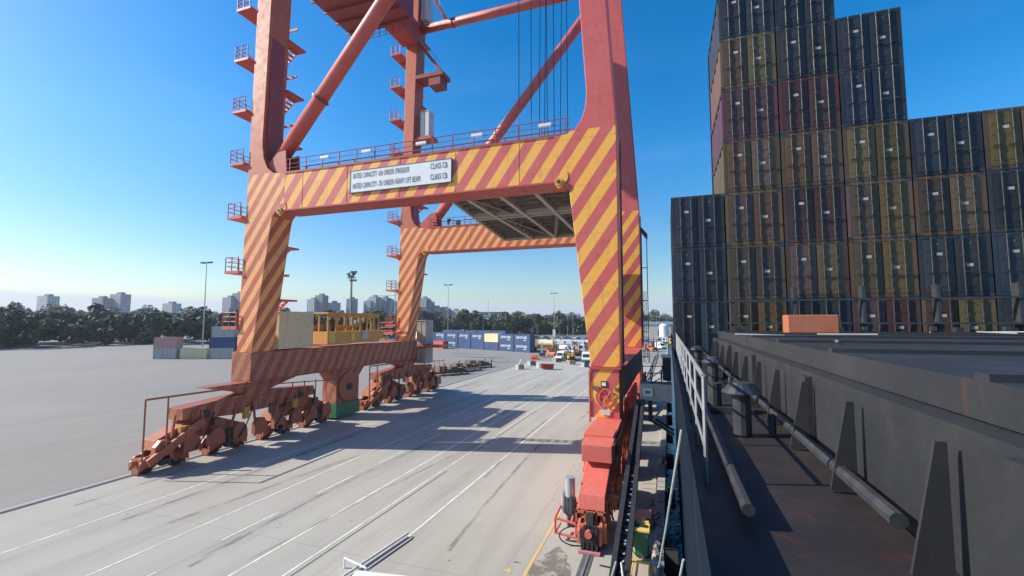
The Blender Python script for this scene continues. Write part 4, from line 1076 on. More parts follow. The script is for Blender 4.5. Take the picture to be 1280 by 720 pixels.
# barriers and boxes on the apron
def block(name, x, y, L, mats, label, cat, h=.95, rz=0., w_=1.1):
    e = empty(name, (x, y, .01), label, cat)
    a, b_ = mats
    mb = MB(); mb.prism([(-.5*w_, 0), (-.4*w_, .35*h), (-.28*w_, h), (.28*w_, h), (.4*w_, .35*h), (.5*w_, 0)], 'x', -L/2, -L*.05)
    for v in mb.v: v += Vector((x, y, .01))
    mb.build('pale_half', M[a], e)
    mb = MB(); mb.box(-L*.04, L/2, -.45*w_, .45*w_, 0, h*.92); mb.box(-L*.04-.001, L/2+.05, -.48*w_, .48*w_, h*.92, h*1.0)
    for v in mb.v: v += Vector((x, y, .01))
    mb.build('dark_half', M[b_], e)
    e.rotation_euler.z = rz
    return e
block('weight_block', -29.9, 100.2, 1.9, ('white_panel', 'steel_dark'), 'white and dark grey weight block second from the left end of the scattered row', 'weight block')
block('weight_block', -29.9, 91.5, 1.6, ('white_panel', 'brown'), 'white and brown weight block with a thin white post, nearest the landside rail', 'weight block')
mb = MB(); mb.tube((-29.9, 91.6, 1), (-29.6, 91.6, 2.1), .12, 8); tag(mb.build('marker_post', M['white']), 'short white marker post leaning above the leftmost block', 'post')
block('weight_block', -26.4, 110.5, 2.1, ('tan', 'steel_dark'), 'tan and dark block in front of the white van group', 'weight block')
block('weight_block', -21.9, 105.6, 2.1, ('tan', 'brown'), 'tan and brown block in front of the yellow forklift', 'weight block')
block('weight_block', -17.6, 100.2, 1.7, ('white_panel', 'steel_dark'), 'whitish block right beside the striped crane leg', 'weight block')
block('weight_block', -26.6, 95.2, 1.0, ('white', 'tan'), 'small white block touching the left end of the maroon skip', 'weight block')
sk = empty('skip', (-24.2, 92.8, .01), 'small maroon steel skip lying on the open apron', 'skip')
mb = MB(); mb.prism([(-25.2, .15), (-25.45, 1.15), (-22.9, 1.15), (-23.1, .15)], 'y', 92.2, 93.6); mb.build('skip_body', M['maroon'], sk)
mb = MB(); mb.box(-25.5, -22.85, 92.12, 92.2, 1.05, 1.2)
for i in range(5): mb.box(-25.0+.45*i, -24.9+.45*i, 92.1, 92.2, .2, 1.05)
mb.build('skip_rim', M['redcar'], sk)
ob = empty('water_barrier', (-33.4, 115, .01), 'bright orange-red plastic barrier by the end of the blue containers', 'barrier')
mb = MB(); mb.prism([(-34.6, .05), (-34.3, .9), (-33.9, 1.3), (-32.9, 1.2), (-32.6, .9), (-32.3, .05)], 'y', 114.5, 115.4); mb.build('barrier_body', M['orange'], ob)
mb = MB(); mb.box(-33.9, -33.5, 114.45, 114.5, .3, .65); mb.box(-33.2, -32.9, 114.45, 114.5, .3, .65); mb.build('fork_slot', M['rubber'], ob)
lt = empty('lighting_trolley', (-33.6, 123, .01), 'grey wheeled lighting trolley with folded mast, beside the tank trailers', 'trolley')
mb = MB(); mb.box(-34.2, -32.8, 122.3, 123.7, .35, 1.3); mb.build('trolley_body', M['steel_dark'], lt)
mb = MB(); mb.box(-33.9, -33.3, 122.7, 123.2, 1.3, 3.6); mb.tube((-33.6, 123, 3.6), (-33.6, 123, 4.3), .1, 8); mb.build('mast', M['steel'], lt)
# blue dumpster far right
dm = empty('dumpster', (-9.4, 196, .01), 'bright blue dumpster far off right of the striped crane leg', 'dumpster')
mb = MB(); mb.prism([(-11.2, .2), (-11.5, 2.4), (-7.6, 2.4), (-7.8, .2)], 'y', 195, 197); mb.build('dumpster_body', M['blue'], dm)
MB().box(-10.2, -9.3, 194.95, 194.99, 1.0, 1.7).build('placard', M['white'], dm)

# spreader frames stacked by the landside rail
def spreader(x, y, rz, label, c='brown'):
    e = empty('lifting_frame', (x, y, .01), label, 'lifting frame', 'lifting frames laid by the rail')
    mb = MB()
    for yy in (-.95, .95): mb.box(x-3.6, x+3.6, y+yy-.12, y+yy+.12, .35, .75)
    for xx in (-3.6, -1.3, 1.3, 3.6): mb.box(x+xx-.12, x+xx+.12, y-1.1, y+1.1, .3, .8)
    mb.build('main_frame', M[c], e)
    mb = MB()
    for xx in (-3.6, 3.6):
        for yy in (-1.1, 1.1): mb.box(x+xx-.1, x+xx+.1, y+yy-.1, y+yy+.1, .01, 1.7)
    for yy in (-1.1, 1.1): mb.tube((x-3.6, y+yy, 1.65), (x-3.6, y-yy, 1.65), .06, 5)
    mb.build('corner_post', M['brown'], e)
    mb = MB(); mb.box(x-2.1, x-.6, y-.9, y+.9, .4, 1.7); mb.box(x+.2, x+1.8, y-.8, y+.8, .4, 1.5); mb.box(x+2.2, x+3.2, y-.7, y+.7, .4, 1.2); mb.tube((x-.4, y-.5, .95), (x-.4, y+.5, .95), .25, 10); mb.build('hydraulic_unit', M['brown'], e)
    e.rotation_euler.z = rz
spreader(-39.6, 77.5, R(55), 'rusty brown lifting frame nearest the crane bogies, by the landside rail')
spreader(-39.5, 84, R(60), 'lifting frame in the middle of the three by the landside rail', 'tan')
spreader(-39.8, 91, R(62), 'rusty brown lifting frame furthest from the crane bogies, by the landside rail', 'brown')

# ------------------------------------------------------------------ containers
def container_mesh(L, W, Hh, mname, e, corr=.045, doors=False):
    """box with corrugated long sides, corner posts and castings; x along length, standing on z=0, centre at 0"""
    mb = MB(); n = int(L/.28)
    for s in (-1, 1):
        pts = []
        for i in range(n+1):
            x = -L/2+.12+(L-.24)*i/n; k = (i % 4) in (1, 2)
            pts.append((x, s*(W/2-.03-(corr if k else 0))))
        vs = [(x, y, .16) for x, y in pts]+[(x, y, Hh-.12) for x, y in pts]; m_ = len(pts)
        fs = [(i, i+1, m_+i+1, m_+i) if s < 0 else (i+1, i, m_+i, m_+i+1) for i in range(m_-1)]
        mb.add(vs, fs)
    mb.add([(-L/2+.05,-W/2+.03,Hh-.04),(L/2-.05,-W/2+.03,Hh-.04),(L/2-.05,W/2-.03,Hh-.04),(-L/2+.05,W/2-.03,Hh-.04)], [(0,1,2,3)])
    for s in (-1, 1): 
        x = s*(L/2-.06); q = [(x,-W/2+.05,.1),(x,W/2-.05,.1),(x,W/2-.05,Hh-.05),(x,-W/2+.05,Hh-.05)]
        mb.add(q, [(0,1,2,3) if s > 0 else (3,2,1,0)])
    body = mb.build('box_wall', M[mname], e)
    mb = MB()
    for x in (-1, 1):
        for y in (-1, 1):
            mb.box(x*L/2, x*(L/2-.14), y*W/2, y*(W/2-.14), 0.12, Hh-.12)
    for y in (-1, 1): mb.box(-L/2+.14, L/2-.14, y*W/2, y*(W/2-.08), .0, .16); mb.box(-L/2+.14, L/2-.14, y*W/2, y*(W/2-.08), Hh-.12, Hh)
    for x in (-1, 1): mb.box(x*L/2, x*(L/2-.1), -W/2+.14, W/2-.14, 0, .16); mb.box(x*L/2, x*(L/2-.1), -W/2+.14, W/2-.14, Hh-.12, Hh)
    mb.m = 1
    for x in (-1, 1):
        for y in (-1, 1):
            for z in (0, Hh-.12): mb.box(x*(L/2+.005), x*(L/2-.18), y*(W/2+.005), y*(W/2-.17), z, z+.12)
    mb.build('corner_frame', [M[mname], M['steel_dark']], e)
    if doors:
        for s in (-1, 1):
            mb = MB(); y0_, y1_ = (.03, W/2-.15) if s > 0 else (-W/2+.15, -.03)
            mb.box(-L/2+.0, -L/2+.05, y0_, y1_, .18, Hh-.14)
            for zz in (.55, 1.1, 1.65, 2.1): mb.box(-L/2-.012, -L/2, y0_+.08, y1_-.08, zz-.14, zz+.14)
            mb.m = 1; mb.box(-L/2-.02, -L/2-.012, s*.5-.1, s*.5+.12, 1.5+.25*s, 1.62+.25*s); mb.m = 2; mb.box(-L/2-.02, -L/2-.012, s*.55-.05, s*.55+.05, 2.2, 2.3)
            d = mb.build('door', [M[mname], M['concrete'], M['ship_ochre']], e)
            for yy in (.28, .78):
                mb = MB(); mb.tube((-L/2-.05, s*yy, .06), (-L/2-.05, s*yy, Hh-.05), .026, 8)
                for zz in (.2, .9, 1.7, Hh-.2): mb.box(-L/2-.07, -L/2-.012, s*yy-.05, s*yy+.05, zz-.03, zz+.03)
                mb.box(-L/2-.085, -L/2-.05, min(s*yy, s*(yy+.22)), max(s*yy, s*(yy+.22)), 1.0, 1.05)
                mb.build('locking_bar', M['ship_grey'] if mname.startswith('ship') else M['steel'], d)
    return body
def yard_box(mname, text=True, L=7.1):
    e = empty('shipping_container', (0, 0, 0)); container_mesh(L, 2.44, 2.9, mname, e)
    if text:
        text_into(e, 'ZENTNER', 1.05, 1.0, (-.1, -1.235, 1.5), (1, 0, 0), (0, 0, 1), M['letter'], depth=.008, align='CENTER', bold=.008, sp=1.08)
        text_into(e, 'LINES', .48, 1.0, (1.35, -1.235, .88), (1, 0, 0), (0, 0, 1), M['letter'], depth=.008, align='CENTER', bold=.012)
    return e
bl = yard_box('navy'); bl2 = yard_box('navy', False); yb = yard_box('cream', False)
P0 = Vector((-44.9, 142.5, 0)); dirv = Vector((-41.5, 19.5, 0)).normalized(); rz = math.atan2(-dirv.y, -dirv.x)
ordn = ['first', 'second', 'third', 'fourth', 'fifth', 'sixth', 'seventh', 'eighth', 'ninth', 'tenth', 'eleventh', 'twelfth', 'thirteenth']
def cp(k, row=0): return P0+dirv*(7.35*k)+Vector((dirv.y, -dirv.x, 0)).normalized()*(-2.7*row)*-1
nrm = Vector((-dirv.y, dirv.x, 0)).normalized()
if nrm.y < 0: nrm = -nrm
for k in range(11):
    base = P0+dirv*(7.35*k)
    for tier in (0, 1):
        tn = ('lower', 'upper')[tier]; pr, cn_, hasl = bl, 'navy', True
        if k == 2: pr, cn_, hasl = (bl2, 'navy', False) if tier == 0 else (yb, 'cream yellow', False)
        if tier == 0 and k in (3, 4): pr, hasl = bl2, False
        if k > 5 and (k+tier) % 3 == 0: pr, hasl, cn_ = (yb, False, 'cream yellow') if k == 8 else (bl2, False, 'navy')
        place(pr, base.x, base.y, rz, f'{cn_} container, {"lettered" if hasl else "unlettered"}, {tn} tier, {ordn[k]} from the end by the tank trailers', 'container', 'containers stacked in the yard row', z=.01+2.9*tier)
for k in range(2, 7):
    base = P0+dirv*(7.35*k)+nrm*3.4
    for tier in (0, 1, 2):
        if tier < 2 and k < 6: continue
    place(bl2, base.x, base.y, rz, f'navy rear row container, seen above {ordn[k]} stack from the tank trailers', 'container', 'containers stacked in the yard row', z=.5+2.9*1.15)
    place(bl2, base.x, base.y, rz, f'navy bottom container of the rear row, behind {ordn[k]} stack from the tank trailers', 'container', 'containers stacked in the yard row', z=.01)
rc = yard_box('red_deep', False, 6.1)
bn_ = yard_box('bogie_brown', False, 6.1); gy_ = yard_box('concrete', False, 6.1)
for j, (bx, by, a_, cols, tmax, wh) in enumerate(((-118, 122, 8, 6, 2, 'left of the yellow cabin'), (-128, 86, 20, 7, 3, 'in the far left block'), (-150, 150, 3, 6, 3, 'in the block below the distant trees'))):
    pr_ = random.Random(40+j)
    for c_ in range(cols):
        for t_ in range(pr_.randint(1, tmax)):
            p_, cn_ = pr_.choice([(rc, 'red'), (bn_, 'faded brown'), (gy_, 'grey'), (yb, 'cream yellow'), (bl2, 'navy')])
            x_ = bx+math.cos(R(a_))*7.6*c_; y_ = by+math.sin(R(a_))*7.6*c_
            place(p_, x_, y_, R(a_), f'{cn_} container {wh}, tier {["one", "two", "three"][t_]}, stack {["one", "two", "three", "four", "five", "six", "seven"][c_]} from left', 'container', 'containers stacked in the left yard', z=.01+2.9*t_)
cbx = P0+dirv*36.6
place(rc, -80.6, 152, rz, 'red container standing just in front of the blue stack, beside the crane leg', 'container', 'containers stacked in the yard row', z=.01)

# ------------------------------------------------------------------ the ship
ship = empty('container_ship', (14, 30, -3), 'dark navy container ship moored along the quay', 'ship')
hb_ = []
yy = [-30, -10, 10, 30, 50, 62, 72, 80, 85]
hw = [.17, .17, .17, .17, .2, 1.2, 3.6, 7.6, 13.6]
mb = MB(); n = len(yy); vs = []
for i in range(n):
    for z in (-7, -2.8, 2, 8.4, 8.75): vs.append((hw[i]+(0 if z > 2 else (.25 if z > -3 else .8)), yy[i], z))
for i in range(n):
    for z in (-7, -2.8, 2, 8.4, 8.75): vs.append((28-hw[i], yy[i], z))
k5 = 5; fs = []
for i in range(n-1):
    for j in range(4):
        a = i*k5+j; fs.append((a, a+k5, a+k5+1, a+1)[::-1])
        a = (n+i)*k5+j; fs.append((a, a+k5, a+k5+1, a+1))
mb.add(vs, fs); mb.build('hull', M['hull'], ship)
mb = MB(); mb.add([(hw[i], yy[i], 8.4) for i in range(n)]+[(28-hw[i], yy[i], 8.4) for i in range(n)][::-1], [tuple(range(2*n))[::-1]])
mb.build('deck', M['deck'], ship)
mb = MB(); mb.box(1.7, 26.3, -6, 20.2, 8.41, 9.35); mb.box(1.7, 26.3, 23.2, 56, 8.41, 8.43)
for i in range(7): mb.box(1.62, 1.7, -5+i*3.9, -4.7+i*3.9, 8.41, 9.3)
mb.build('hatch_coaming', M['hatch'], ship)
for k in range(3):
    mb = MB(); mb.box(1.9+k*8.2, 9.7+k*8.2, -5.8, 20.0, 9.36, 9.62)
    for i in range(9): mb.box(1.9+k*8.2, 9.7+k*8.2, -5+i*2.9, -4.85+i*2.9, 9.62, 9.67)
    for i in range(3): mb.box(2.4+k*8.2+i*3.4, 2.6+k*8.2+i*3.4, 19.4, 19.7, 9.62, 9.8)
    mb.build('hatch_cover', M['hatch'], ship)
mb = MB()
y = 5.0
while y < 60: mb.tube((.32, y, 8.4), (.32, y, 9.45), .022, 6); y += 1.5
for z in (8.75, 9.1, 9.45): mb.tube((.32, 5, z), (.32, 58, z), .02 if z < 9.4 else .026, 6)
mb.build('deck_rail', M['steel'], ship)
mb = MB()
for y in (9, 14, 20.8): mb.tube((.75, y, 8.41), (.75, y, 8.9), .12, 12); mb.tube((1.15, y, 8.41), (1.15, y, 8.9), .12, 12); mb.box(.55, 1.35, y-.2, y+.2, 8.41, 8.5)
mb.tube((.55, 4, 8.55), (.55, 22, 8.55), .05, 8); mb.tube((1.5, 4, 8.6), (1.5, 22, 8.6), .06, 8)
mb.build('mooring_bitt', M['steel_dark'], ship)
mb = MB()
for i in range(11):
    x = .2+i*2.5
    mb.box(x-.02, x+.1, 22.6, 23.0, 8.41, 11.5 if i else 9.8)
for z in (10.9, 8.45+.9): mb.box(2.6, 25.4, 22.55, 22.75, z, z+.08)
mb.box(2.6, 25.4, 22.3, 23.05, 9.9, 9.97)
mb.build('lashing_bridge', M['steel_dark'], ship)

for i in range(12):
    y = 2.1+i*1.5; MB().prism([(1.62, 8.42), (1.62, 9.25), (1.56, 9.25), (1.40, 8.42)], 'y', y, y+.03).build('coaming_bracket', M['hatch'], ship)
    if i % 3 == 0: MB().tube((1.34, y+.7, 8.42), (1.34, y+.7, 8.7), .05, 8).build('sounding_pipe', M['steel_dark'], ship)
for (x, y) in ((.95, 7.2), (1.0, 12.2), (.95, 17.4)):
    mb = MB(); mb.tube((x, y, 8.42), (x, y, 9.0), .12, 12); mb.tube((x, y, 9.0), (x, y, 9.14), .26, 14, .14); mb.build('mushroom_vent', M['steel_dark'], ship)
mb = MB(); rr = random.Random(2)
for i in range(26): 
    x = rr.uniform(2.2, 17); y = rr.uniform(9, 19); MB().tube((x, y, 9.66), (x+rr.uniform(-1.6, 1.6), y+rr.uniform(-1.2, 1.2), 9.68), .022, 5).build('lashing_rod', M['steel'], ship)
for i in range(9): MB().box(2.6+i*1.9, 2.75+i*1.9, 18.9, 19.05, 9.70, 9.84).build('lashing_eye', M['steel_dark'], ship)
for (x, y) in ((3.4, 15.6), (11.6, 16.8)):
    b2 = MB().box(x, x+1.3, y, y+.7, 9.66, 10.2).build('gear_box', M['bogie_orange'] if x < 5 else M['lid'], ship, .02)
sprot = {}
def sbox(mname):
    if mname not in sprot:
        e = empty('deck_container', (0, 0, 0)); container_mesh(6.06, 2.44, 2.6, mname, e, doors=True); sprot[mname] = e
    return sprot[mname]
tiers = [3, 7, 7, 6, 4, 4, 3, 3, 3, 3]
rr = random.Random(3)
cols_ = ['ship_maroon', 'ship_ochre', 'ship_maroon', 'ship_navy', 'ship_ochre', 'ship_navy', 'ship_grey']
cname = {'ship_maroon': 'maroon', 'ship_ochre': 'dull ochre', 'ship_navy': 'dark navy', 'ship_grey': 'slate grey'}
tw = ['bottom', 'second', 'third', 'fourth', 'fifth', 'sixth', 'seventh']
for i, nt_ in enumerate(tiers):
    for t in range(nt_):
        mname = 'ship_navy' if i == 0 or i > 5 and rr.random() < .6 else cols_[rr.randrange(7)]
        p = sbox(mname); x = .27+1.22+i*2.5
        place(p, x, 24+3.03, R(90), f'{cname[mname]} container on the ship deck, {tw[t]} tier, {ordn[i]} column from the quay', 'container', 'containers stacked on the ship deck', z=8.44+2.62*t)

# ------------------------------------------------------------------ light poles
def lamp_post(x, y, h, label, heads=2, name='light_pole', r=.22, base=True):
    e = empty(name, (x, y, 0), label, 'light pole')
    mb = MB(); mb.tube((x, y, 0), (x, y, h), r, 10, r*.5); mb.build('pole', M['silver'], e)
    if base: MB().box(x-.9, x+.9, y-.9, y+.9, 0, 4.5 if heads == 2 and y > 250 else .8).build('base', M['white_panel'], e)
    if heads == 2:
        mb = MB(); mb.box(x-2.3, x+2.3, y-.2, y+.2, h, h+.18)
        for s in (-2.1, -1.2, 1.2, 2.1): mb.prism([(x+s-.45, h+.15), (x+s-.5, h+.5), (x+s+.5, h+.5), (x+s+.45, h+.15)], 'y', y-.5, y+.3)
        mb.build('lamp_head', M['steel_dark'], e)
    elif heads == 6:
        mb = MB(); mb.box(x-1.9, x+1.9, y-.6, y+.6, h-.2, h)
        rr_ = random.Random(2)
        for i in range(9):
            dx = rr_.uniform(-1.9, 1.9); dz = rr_.choice((-1.3, .5, 1.4, 2.2)); mb.box(x+dx-.5, x+dx+.5, y-.5, y+.4, h+dz-.4, h+dz+.4)
        for s in (-1.2, 0, 1.2): mb.tube((x+s, y, h-1.4), (x+s, y, h+2.4), .1, 5)
        mb.build('floodlight_cluster', M['steel_dark'], e)
        mb = MB(); mb.tube((x-.6, y, 0), (x-.3, y, h), .14, 6); mb.tube((x+.6, y, 0), (x+.3, y, h), .14, 6); mb.build('mast_rail', M['steel_dark'], e)
    return e
lamp_post(-75.2, 308, 29.5, 'tall double headed light pole right of the blue containers, before the dark trees')
lamp_post(-113.5, 222, 29.8, 'tall double headed light pole behind the left end of the blue containers', 2)
lamp_post(-124, 155, 28.3, 'floodlight mast with clustered lamps rising behind the yellow crane cabin', 6, 'floodlight_mast', .45)
lamp_post(-150, 112, 30, 'double headed light pole near the left end of the yard', 2)
lamp_post(-64, 300, 14, 'thin short pole standing right of the tall light pole', 0, r=.15, base=False)
lamp_post(-170, 420, 32, 'far thin pole rising above the trees over the blue containers', 0, r=.3, base=False)

for (u, D, h_, lb) in ((604, 290, 13, 'short thin pole over the middle of the blue containers'), (716, 250, 16, 'thin pole left of the striped seaside leg'), (820, 260, 17, 'thin pole right of the striped leg before the warehouse'), (832, 300, 14, 'thin pole near the white storage tank')):
    a_ = math.atan((u-640)/565.)-R(19.04); lamp_post(D*math.sin(a_), D*math.cos(a_), h_, lb, 0, r=.13, base=False)
# ------------------------------------------------------------------ sheds and buildings
def shed(name, x, y, w_, d, h, wall, roof, label, cat='shed', doors=3, rh=2.):
    e = empty(name, (x, y, 0), label, cat)
    MB().box(x-w_/2, x+w_/2, y, y+d, 0, h).build('wall', wall, e)
    mb = MB(); mb.prism([(y-.6, h+.01), (y+d/2, h+rh), (y+d+.6, h+.01)], 'x', x-w_/2-.6, x+w_/2+.6); mb.build('roof', roof, e)
    for i in range(doors):
        xx = x-w_/2+w_*(i+.5)/doors
        MB().box(xx-1.8, xx+1.8, y-.08, y-.005, 0, min(4.2, h*.8)).build('roller_door', M['steel_dark'] if i % 2 else M['white_panel'], e)
    return e
shed('cargo_shed', -62, 352, 18, 16, 7.2, M['teal'], M['teal'], 'teal cargo shed between the light pole and the striped crane leg', 'shed', 0)
shed('cargo_shed', -76, 362, 12, 12, 8.5, M['white'], M['green'], 'white shed with pale green roof left of the teal shed', 'shed', 1)
shed('warehouse', -14, 330, 44, 22, 8, M['concrete'], M['steel'], 'long grey warehouse at the far end of the quay', 'warehouse', 5)
shed('warehouse', 20, 350, 26, 20, 7, M['white_panel'], M['concrete'], 'pale warehouse beyond the grey one at the quay end', 'warehouse', 3)
shed('warehouse', -250, 300, 60, 26, 9, M['concrete'], M['steel'], 'long grey warehouse at the far left of the yard', 'warehouse', 6)
tn = empty('storage_tank', (-3, 318, 0), 'white storage tank with rounded top far right of the crane leg', 'tank')
mb = MB(); mb.tube((-3, 318, 0), (-3, 318, 7.4), 3., 24); mb.build('tank_wall', M['white'], tn)
mb = MB(); mb.tube((-3, 318, 7.4), (-3, 318, 8.6), 3., 24, 1.4); mb.build('tank_roof', M['white'], tn)

def tower(cx, cy, w_, d, h, m, label, cat='apartment tower', z0=0):
    e = empty('apartment_tower' if cat == 'apartment tower' else 'office_building', (cx, cy, z0), label, cat, 'buildings on the skyline')
    MB().box(cx-w_/2, cx+w_/2, cy-d/2, cy+d/2, z0, z0+h).build('facade', M[m], e)
    MB().box(cx-w_/5, cx+w_/4, cy-d/5, cy+d/5, z0+h, z0+h+3.5).build('roof_plant', M['bld_c'], e)
def ang(u, D):                                       # bearing helper: a point D metres out on the bearing seen u pixels across
    a = math.atan((u-640)/565.)-R(19.04); return (D*math.sin(a), D*math.cos(a))
B = [(440, 8, 52, 'bld_c'), (462, 9, 48, 'bld_a'), (468.5, 9, 56, 'bld_b'), (476, 8, 51, 'bld_a'), (482, 9, 54, 'bld_c'), (489, 9, 48, 'bld_a'), (495, 7, 41, 'bld_b'), (531, 9, 54, 'bld_a'), (537, 8, 47, 'bld_c'), (546, 12, 36, 'bld_a'), (556, 12, 34, 'bld_c'), (570, 10, 30, 'bld_b'),
     (418, 9, 44, 'bld_a'), (402, 10, 58, 'bld_c'), (392, 10, 50, 'bld_b'), (330, 12, 46, 'bld_a'), (300, 12, 60, 'bld_c'), (288, 12, 52, 'bld_a'), (215, 14, 40, 'bld_b'), (150, 16, 55, 'bld_a'), (128, 16, 48, 'bld_c'), (60, 16, 50, 'bld_b')]
names = {'bld_a': 'grey', 'bld_b': 'pale', 'bld_c': 'brown grey'}
for i, (u, w_, h, m) in enumerate(B):
    D = 900/ (math.cos(math.atan((u-640)/565.))**.5)
    x, y = ang(u, D)
    side = 'left of the far crane leg' if u < 500 else 'right of the far crane leg'
    tower(x, y, w_*1.75, 16, h+2, m, f'{names[m]} skyline tower, {ordn[i] if i < 12 else ordn[i-12]} of the {"ridge" if i < 12 else "far left"} group, {"left" if u < 500 else "right"} of far leg', 'apartment tower')
x, y = ang(616, 560)
e = empty('office_building', (x, y, 0), 'long white flat roofed building above the trees behind the containers', 'building')
MB().box(x-17, x+17, y, y+14, 10, 20.5).build('facade', M['bld_d'], e); MB().box(x-19, x+13, y-2, y+16, 20.5, 21.8).build('roof', M['steel_dark'], e); MB().box(x-6, x-2, y-.6, y-.05, 10, 20.5).build('stair_core', M['white'], e)
for (u, D, w_, h_, lb) in ((684, 470, 12, 13, 'small pale house behind the tall light pole'), (652, 500, 15, 15, 'small pale block right of the long white building'), (590, 520, 13, 17, 'small pale block left of the long white building'), (715, 540, 16, 17, 'pale block on the hill above the teal shed'), (700, 560, 12, 16, 'small pale house on the hill over the thin pole'), (575, 540, 11, 18, 'small pale block near the light pole over the containers')):
    x, y = ang(u, D); e = empty('house', (x, y, 0), lb, 'house')
    MB().box(x-w_/2, x+w_/2, y, y+9, 0, h_).build('wall', M['bld_b'], e); mb = MB(); mb.prism([(y-.5, h_+.01), (y+4.5, h_+2.4), (y+9.5, h_+.01)], 'x', x-w_/2-.5, x+w_/2+.5); mb.build('roof', M['brown'] if w_ % 2 else M['steel'], e)
x, y = ang(668, 620)
e = empty('office_building', (x, y, 0), 'low white building among trees left of the tall light pole', 'building')
MB().box(x-14, x+14, y, y+14, 8, 17).build('facade', M['bld_d'], e); MB().box(x-15, x+15, y-1, y+15, 17, 17.8).build('roof', M['white'], e); MB().box(x-4, x+5, y+3, y+9, 17.8, 20.5).build('roof_plant', M['bld_c'], e)
# far quay crane gantry silhouette near the skyline towers
x, y = ang(494, 700)
e = empty('tower_crane', (x, y, 0), 'thin distant tower crane with a long jib over the skyline', 'tower crane')
MB().bar((x, y, 0), (x, y, 58), 1., 1.).build('mast', M['steel'], e); MB().bar((x-30, y, 49), (x+16, y, 49), .8, .8).build('jib', M['steel'], e)

# ------------------------------------------------------------------ trees
def crown_leaves(mb, c, r, n, size, rnd, flat=.8):
    """leaf-sized faces spread through several uneven clumps"""
    for _ in range(n):
        while True:
            p = Vector((rnd.uniform(-1, 1), rnd.uniform(-1, 1), rnd.uniform(-1, 1)))
            if p.length < 1: break
        if p.length < .45: p = p.normalized()*rnd.uniform(.45, 1)
        q = Vector(c)+Vector((p.x*r, p.y*r, p.z*r*flat))
        nrm_ = (p+Vector((rnd.uniform(-.7, .7), rnd.uniform(-.7, .7), rnd.uniform(-.3, .9)))).normalized()
        t = nrm_.orthogonal().normalized(); b = nrm_.cross(t); s = size*rnd.uniform(.6, 1.4); a = rnd.uniform(0, 6.28)
        u = t*math.cos(a)+b*math.sin(a); v = nrm_.cross(u)
        k = len(mb.v)
        mb.v += [q-u*s-v*s*.5, q+u*s*.2-v*s*.8, q+u*s+v*s*.4, q-u*s*.1+v*s*.9]
        mb.f.append([k, k+1, k+2, k+3]); mb.mi.append(0)
def tree_proto(h, seed, mat, n=1500):
    rnd = random.Random(seed); e = empty('gum_tree', (0, 0, 0))
    mb = MB(); mb.tube((0, 0, 0), (.3, 0, h*.35), .35, 8, .25); mb.tube((.3, 0, h*.35), (.1, .2, h*.6), .25, 7, .12)
    for i in range(5):
        a = i*1.26+rnd.random(); mb.tube((.25, 0, h*(.3+.05*i)), (h*.24*math.cos(a), h*.24*math.sin(a), h*(.55+.05*i)), .14, 6, .05)
    mb.build('trunk', M['bark'], e)
    mb = MB()
    for i in range(9):
        a = rnd.uniform(0, 6.28); rr_ = h*rnd.uniform(.05, .3); c = (rr_*math.cos(a), rr_*math.sin(a), h*rnd.uniform(.45, .85))
        crown_leaves(mb, c, h*rnd.uniform(.13, .22), n//9, .38, rnd)
    mb.build('crown', mat, e)
    return e
tp_ = [tree_proto(15, 1, M['leaf']), tree_proto(12, 2, M['leaf2']), tree_proto(17, 3, M['leaf'])]
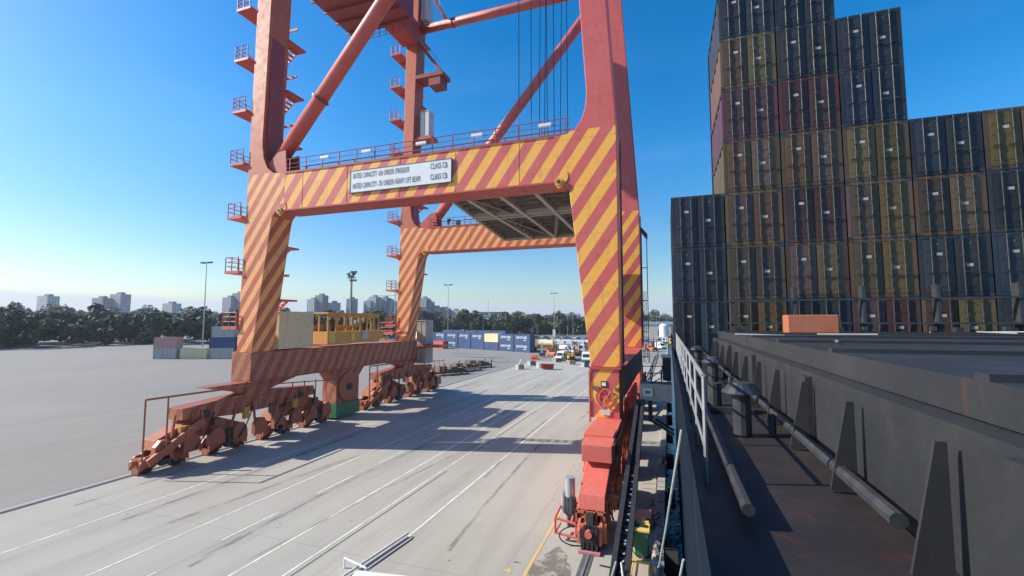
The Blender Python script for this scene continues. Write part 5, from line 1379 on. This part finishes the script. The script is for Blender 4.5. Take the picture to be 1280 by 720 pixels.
# a wood that reads as one mass
rnd = random.Random(9); mb = MB()
def canopy(u0, u1, D0, D1, zf, n, per, size, r0=4.5):
    for i in range(n):
        u = rnd.uniform(u0, u1); D = rnd.uniform(D0, D1); x, y = ang(u, D); zt = zf(u)*(D/D0)**.35*rnd.uniform(.74, 1.06)*(1+.16*math.sin(u*.11)+.12*math.sin(u*.37+1)+.07*math.sin(u*.9))
        z = rnd.uniform(.15, 1)*zt
        z = max(z, 2.5) if rnd.random() < .6 else zt-rnd.uniform(1, 4)
        crown_leaves(mb, (x, y, z), rnd.uniform(.7, 1.25)*r0, per, size, rnd)
canopy(-60, 520, 250, 330, lambda u: 12.5, 560, 60, .9, 3.6)
canopy(515, 735, 345, 420, lambda u: 14.5-(u-515)*.012, 560, 70, .9, 4.)
canopy(730, 1000, 420, 520, lambda u: 11, 200, 50, 1.2, 4)
tag(mb.build('treeline', M['leaf']), 'dense dark wood filling the horizon behind the yard and containers', 'trees', None, 'stuff')
mb = MB(); canopy(560, 1200, 620, 900, lambda u: 19-(u-560)*.006, 420, 45, 1.9, 7); canopy(-60, 560, 640, 900, lambda u: 22, 360, 45, 2., 7)
tag(mb.build('hillside_wood', M['leaf2']), 'hazy wooded hillside beyond the dark treeline', 'trees', None, 'stuff')
tl = [(700, 335, 1), (704, 300, 1), (640, 318, 0), (596, 330, 1), (575, 300, 2), (728, 360, 1), (672, 325, 2), (812, 380, 1), (824, 400, 0), (618, 322, 1), (520, 262, 0), (470, 240, 2), (430, 232, 1), (380, 225, 0), (340, 215, 2), (290, 210, 1)]
tr_names = ['dark round crowned tree', 'olive green loose tree', 'taller dark tree']
pos = ['right of the tall light pole', 'beside the thin pole', 'behind the right end of the blue containers', 'above the cream container', 'above the left blue containers', 'between teal shed and crane leg', 'left of the tall light pole', 'right of the crane leg over the warehouse', 'rightmost over the warehouse', 'behind the middle of the containers', 'just right of the far crane leg', 'behind the yellow cabin', 'at the left behind the yellow cabin', 'left of the floodlight mast', 'far left of the floodlight mast', 'at the far left of the yard']
for (u, D, k), ps in zip(tl, pos):
    x, y = ang(u, D); place(tp_[k], x, y, random.uniform(0, 6), f'{tr_names[k]} {ps}', 'tree', None, 0)

# ------------------------------------------------------------------ the air
m = bpy.data.materials.new('pale_air'); m.use_nodes = True; nt = m.node_tree
nt.nodes.remove(nt.nodes['Principled BSDF'])
pv = nt.nodes.new('ShaderNodeVolumePrincipled'); pv.inputs['Density'].default_value = .00016; pv.inputs['Color'].default_value = (.80, .88, 1, 1); pv.inputs['Anisotropy'].default_value = .2
nt.links.new(pv.outputs[0], nt.nodes['Material Output'].inputs['Volume'])
hz = MB().box(-3800, 3800, -500, 3200, -8, 120).build('haze', m); hz['kind'] = 'stuff'; hz['label'] = 'thin pale haze in the air over the harbour'
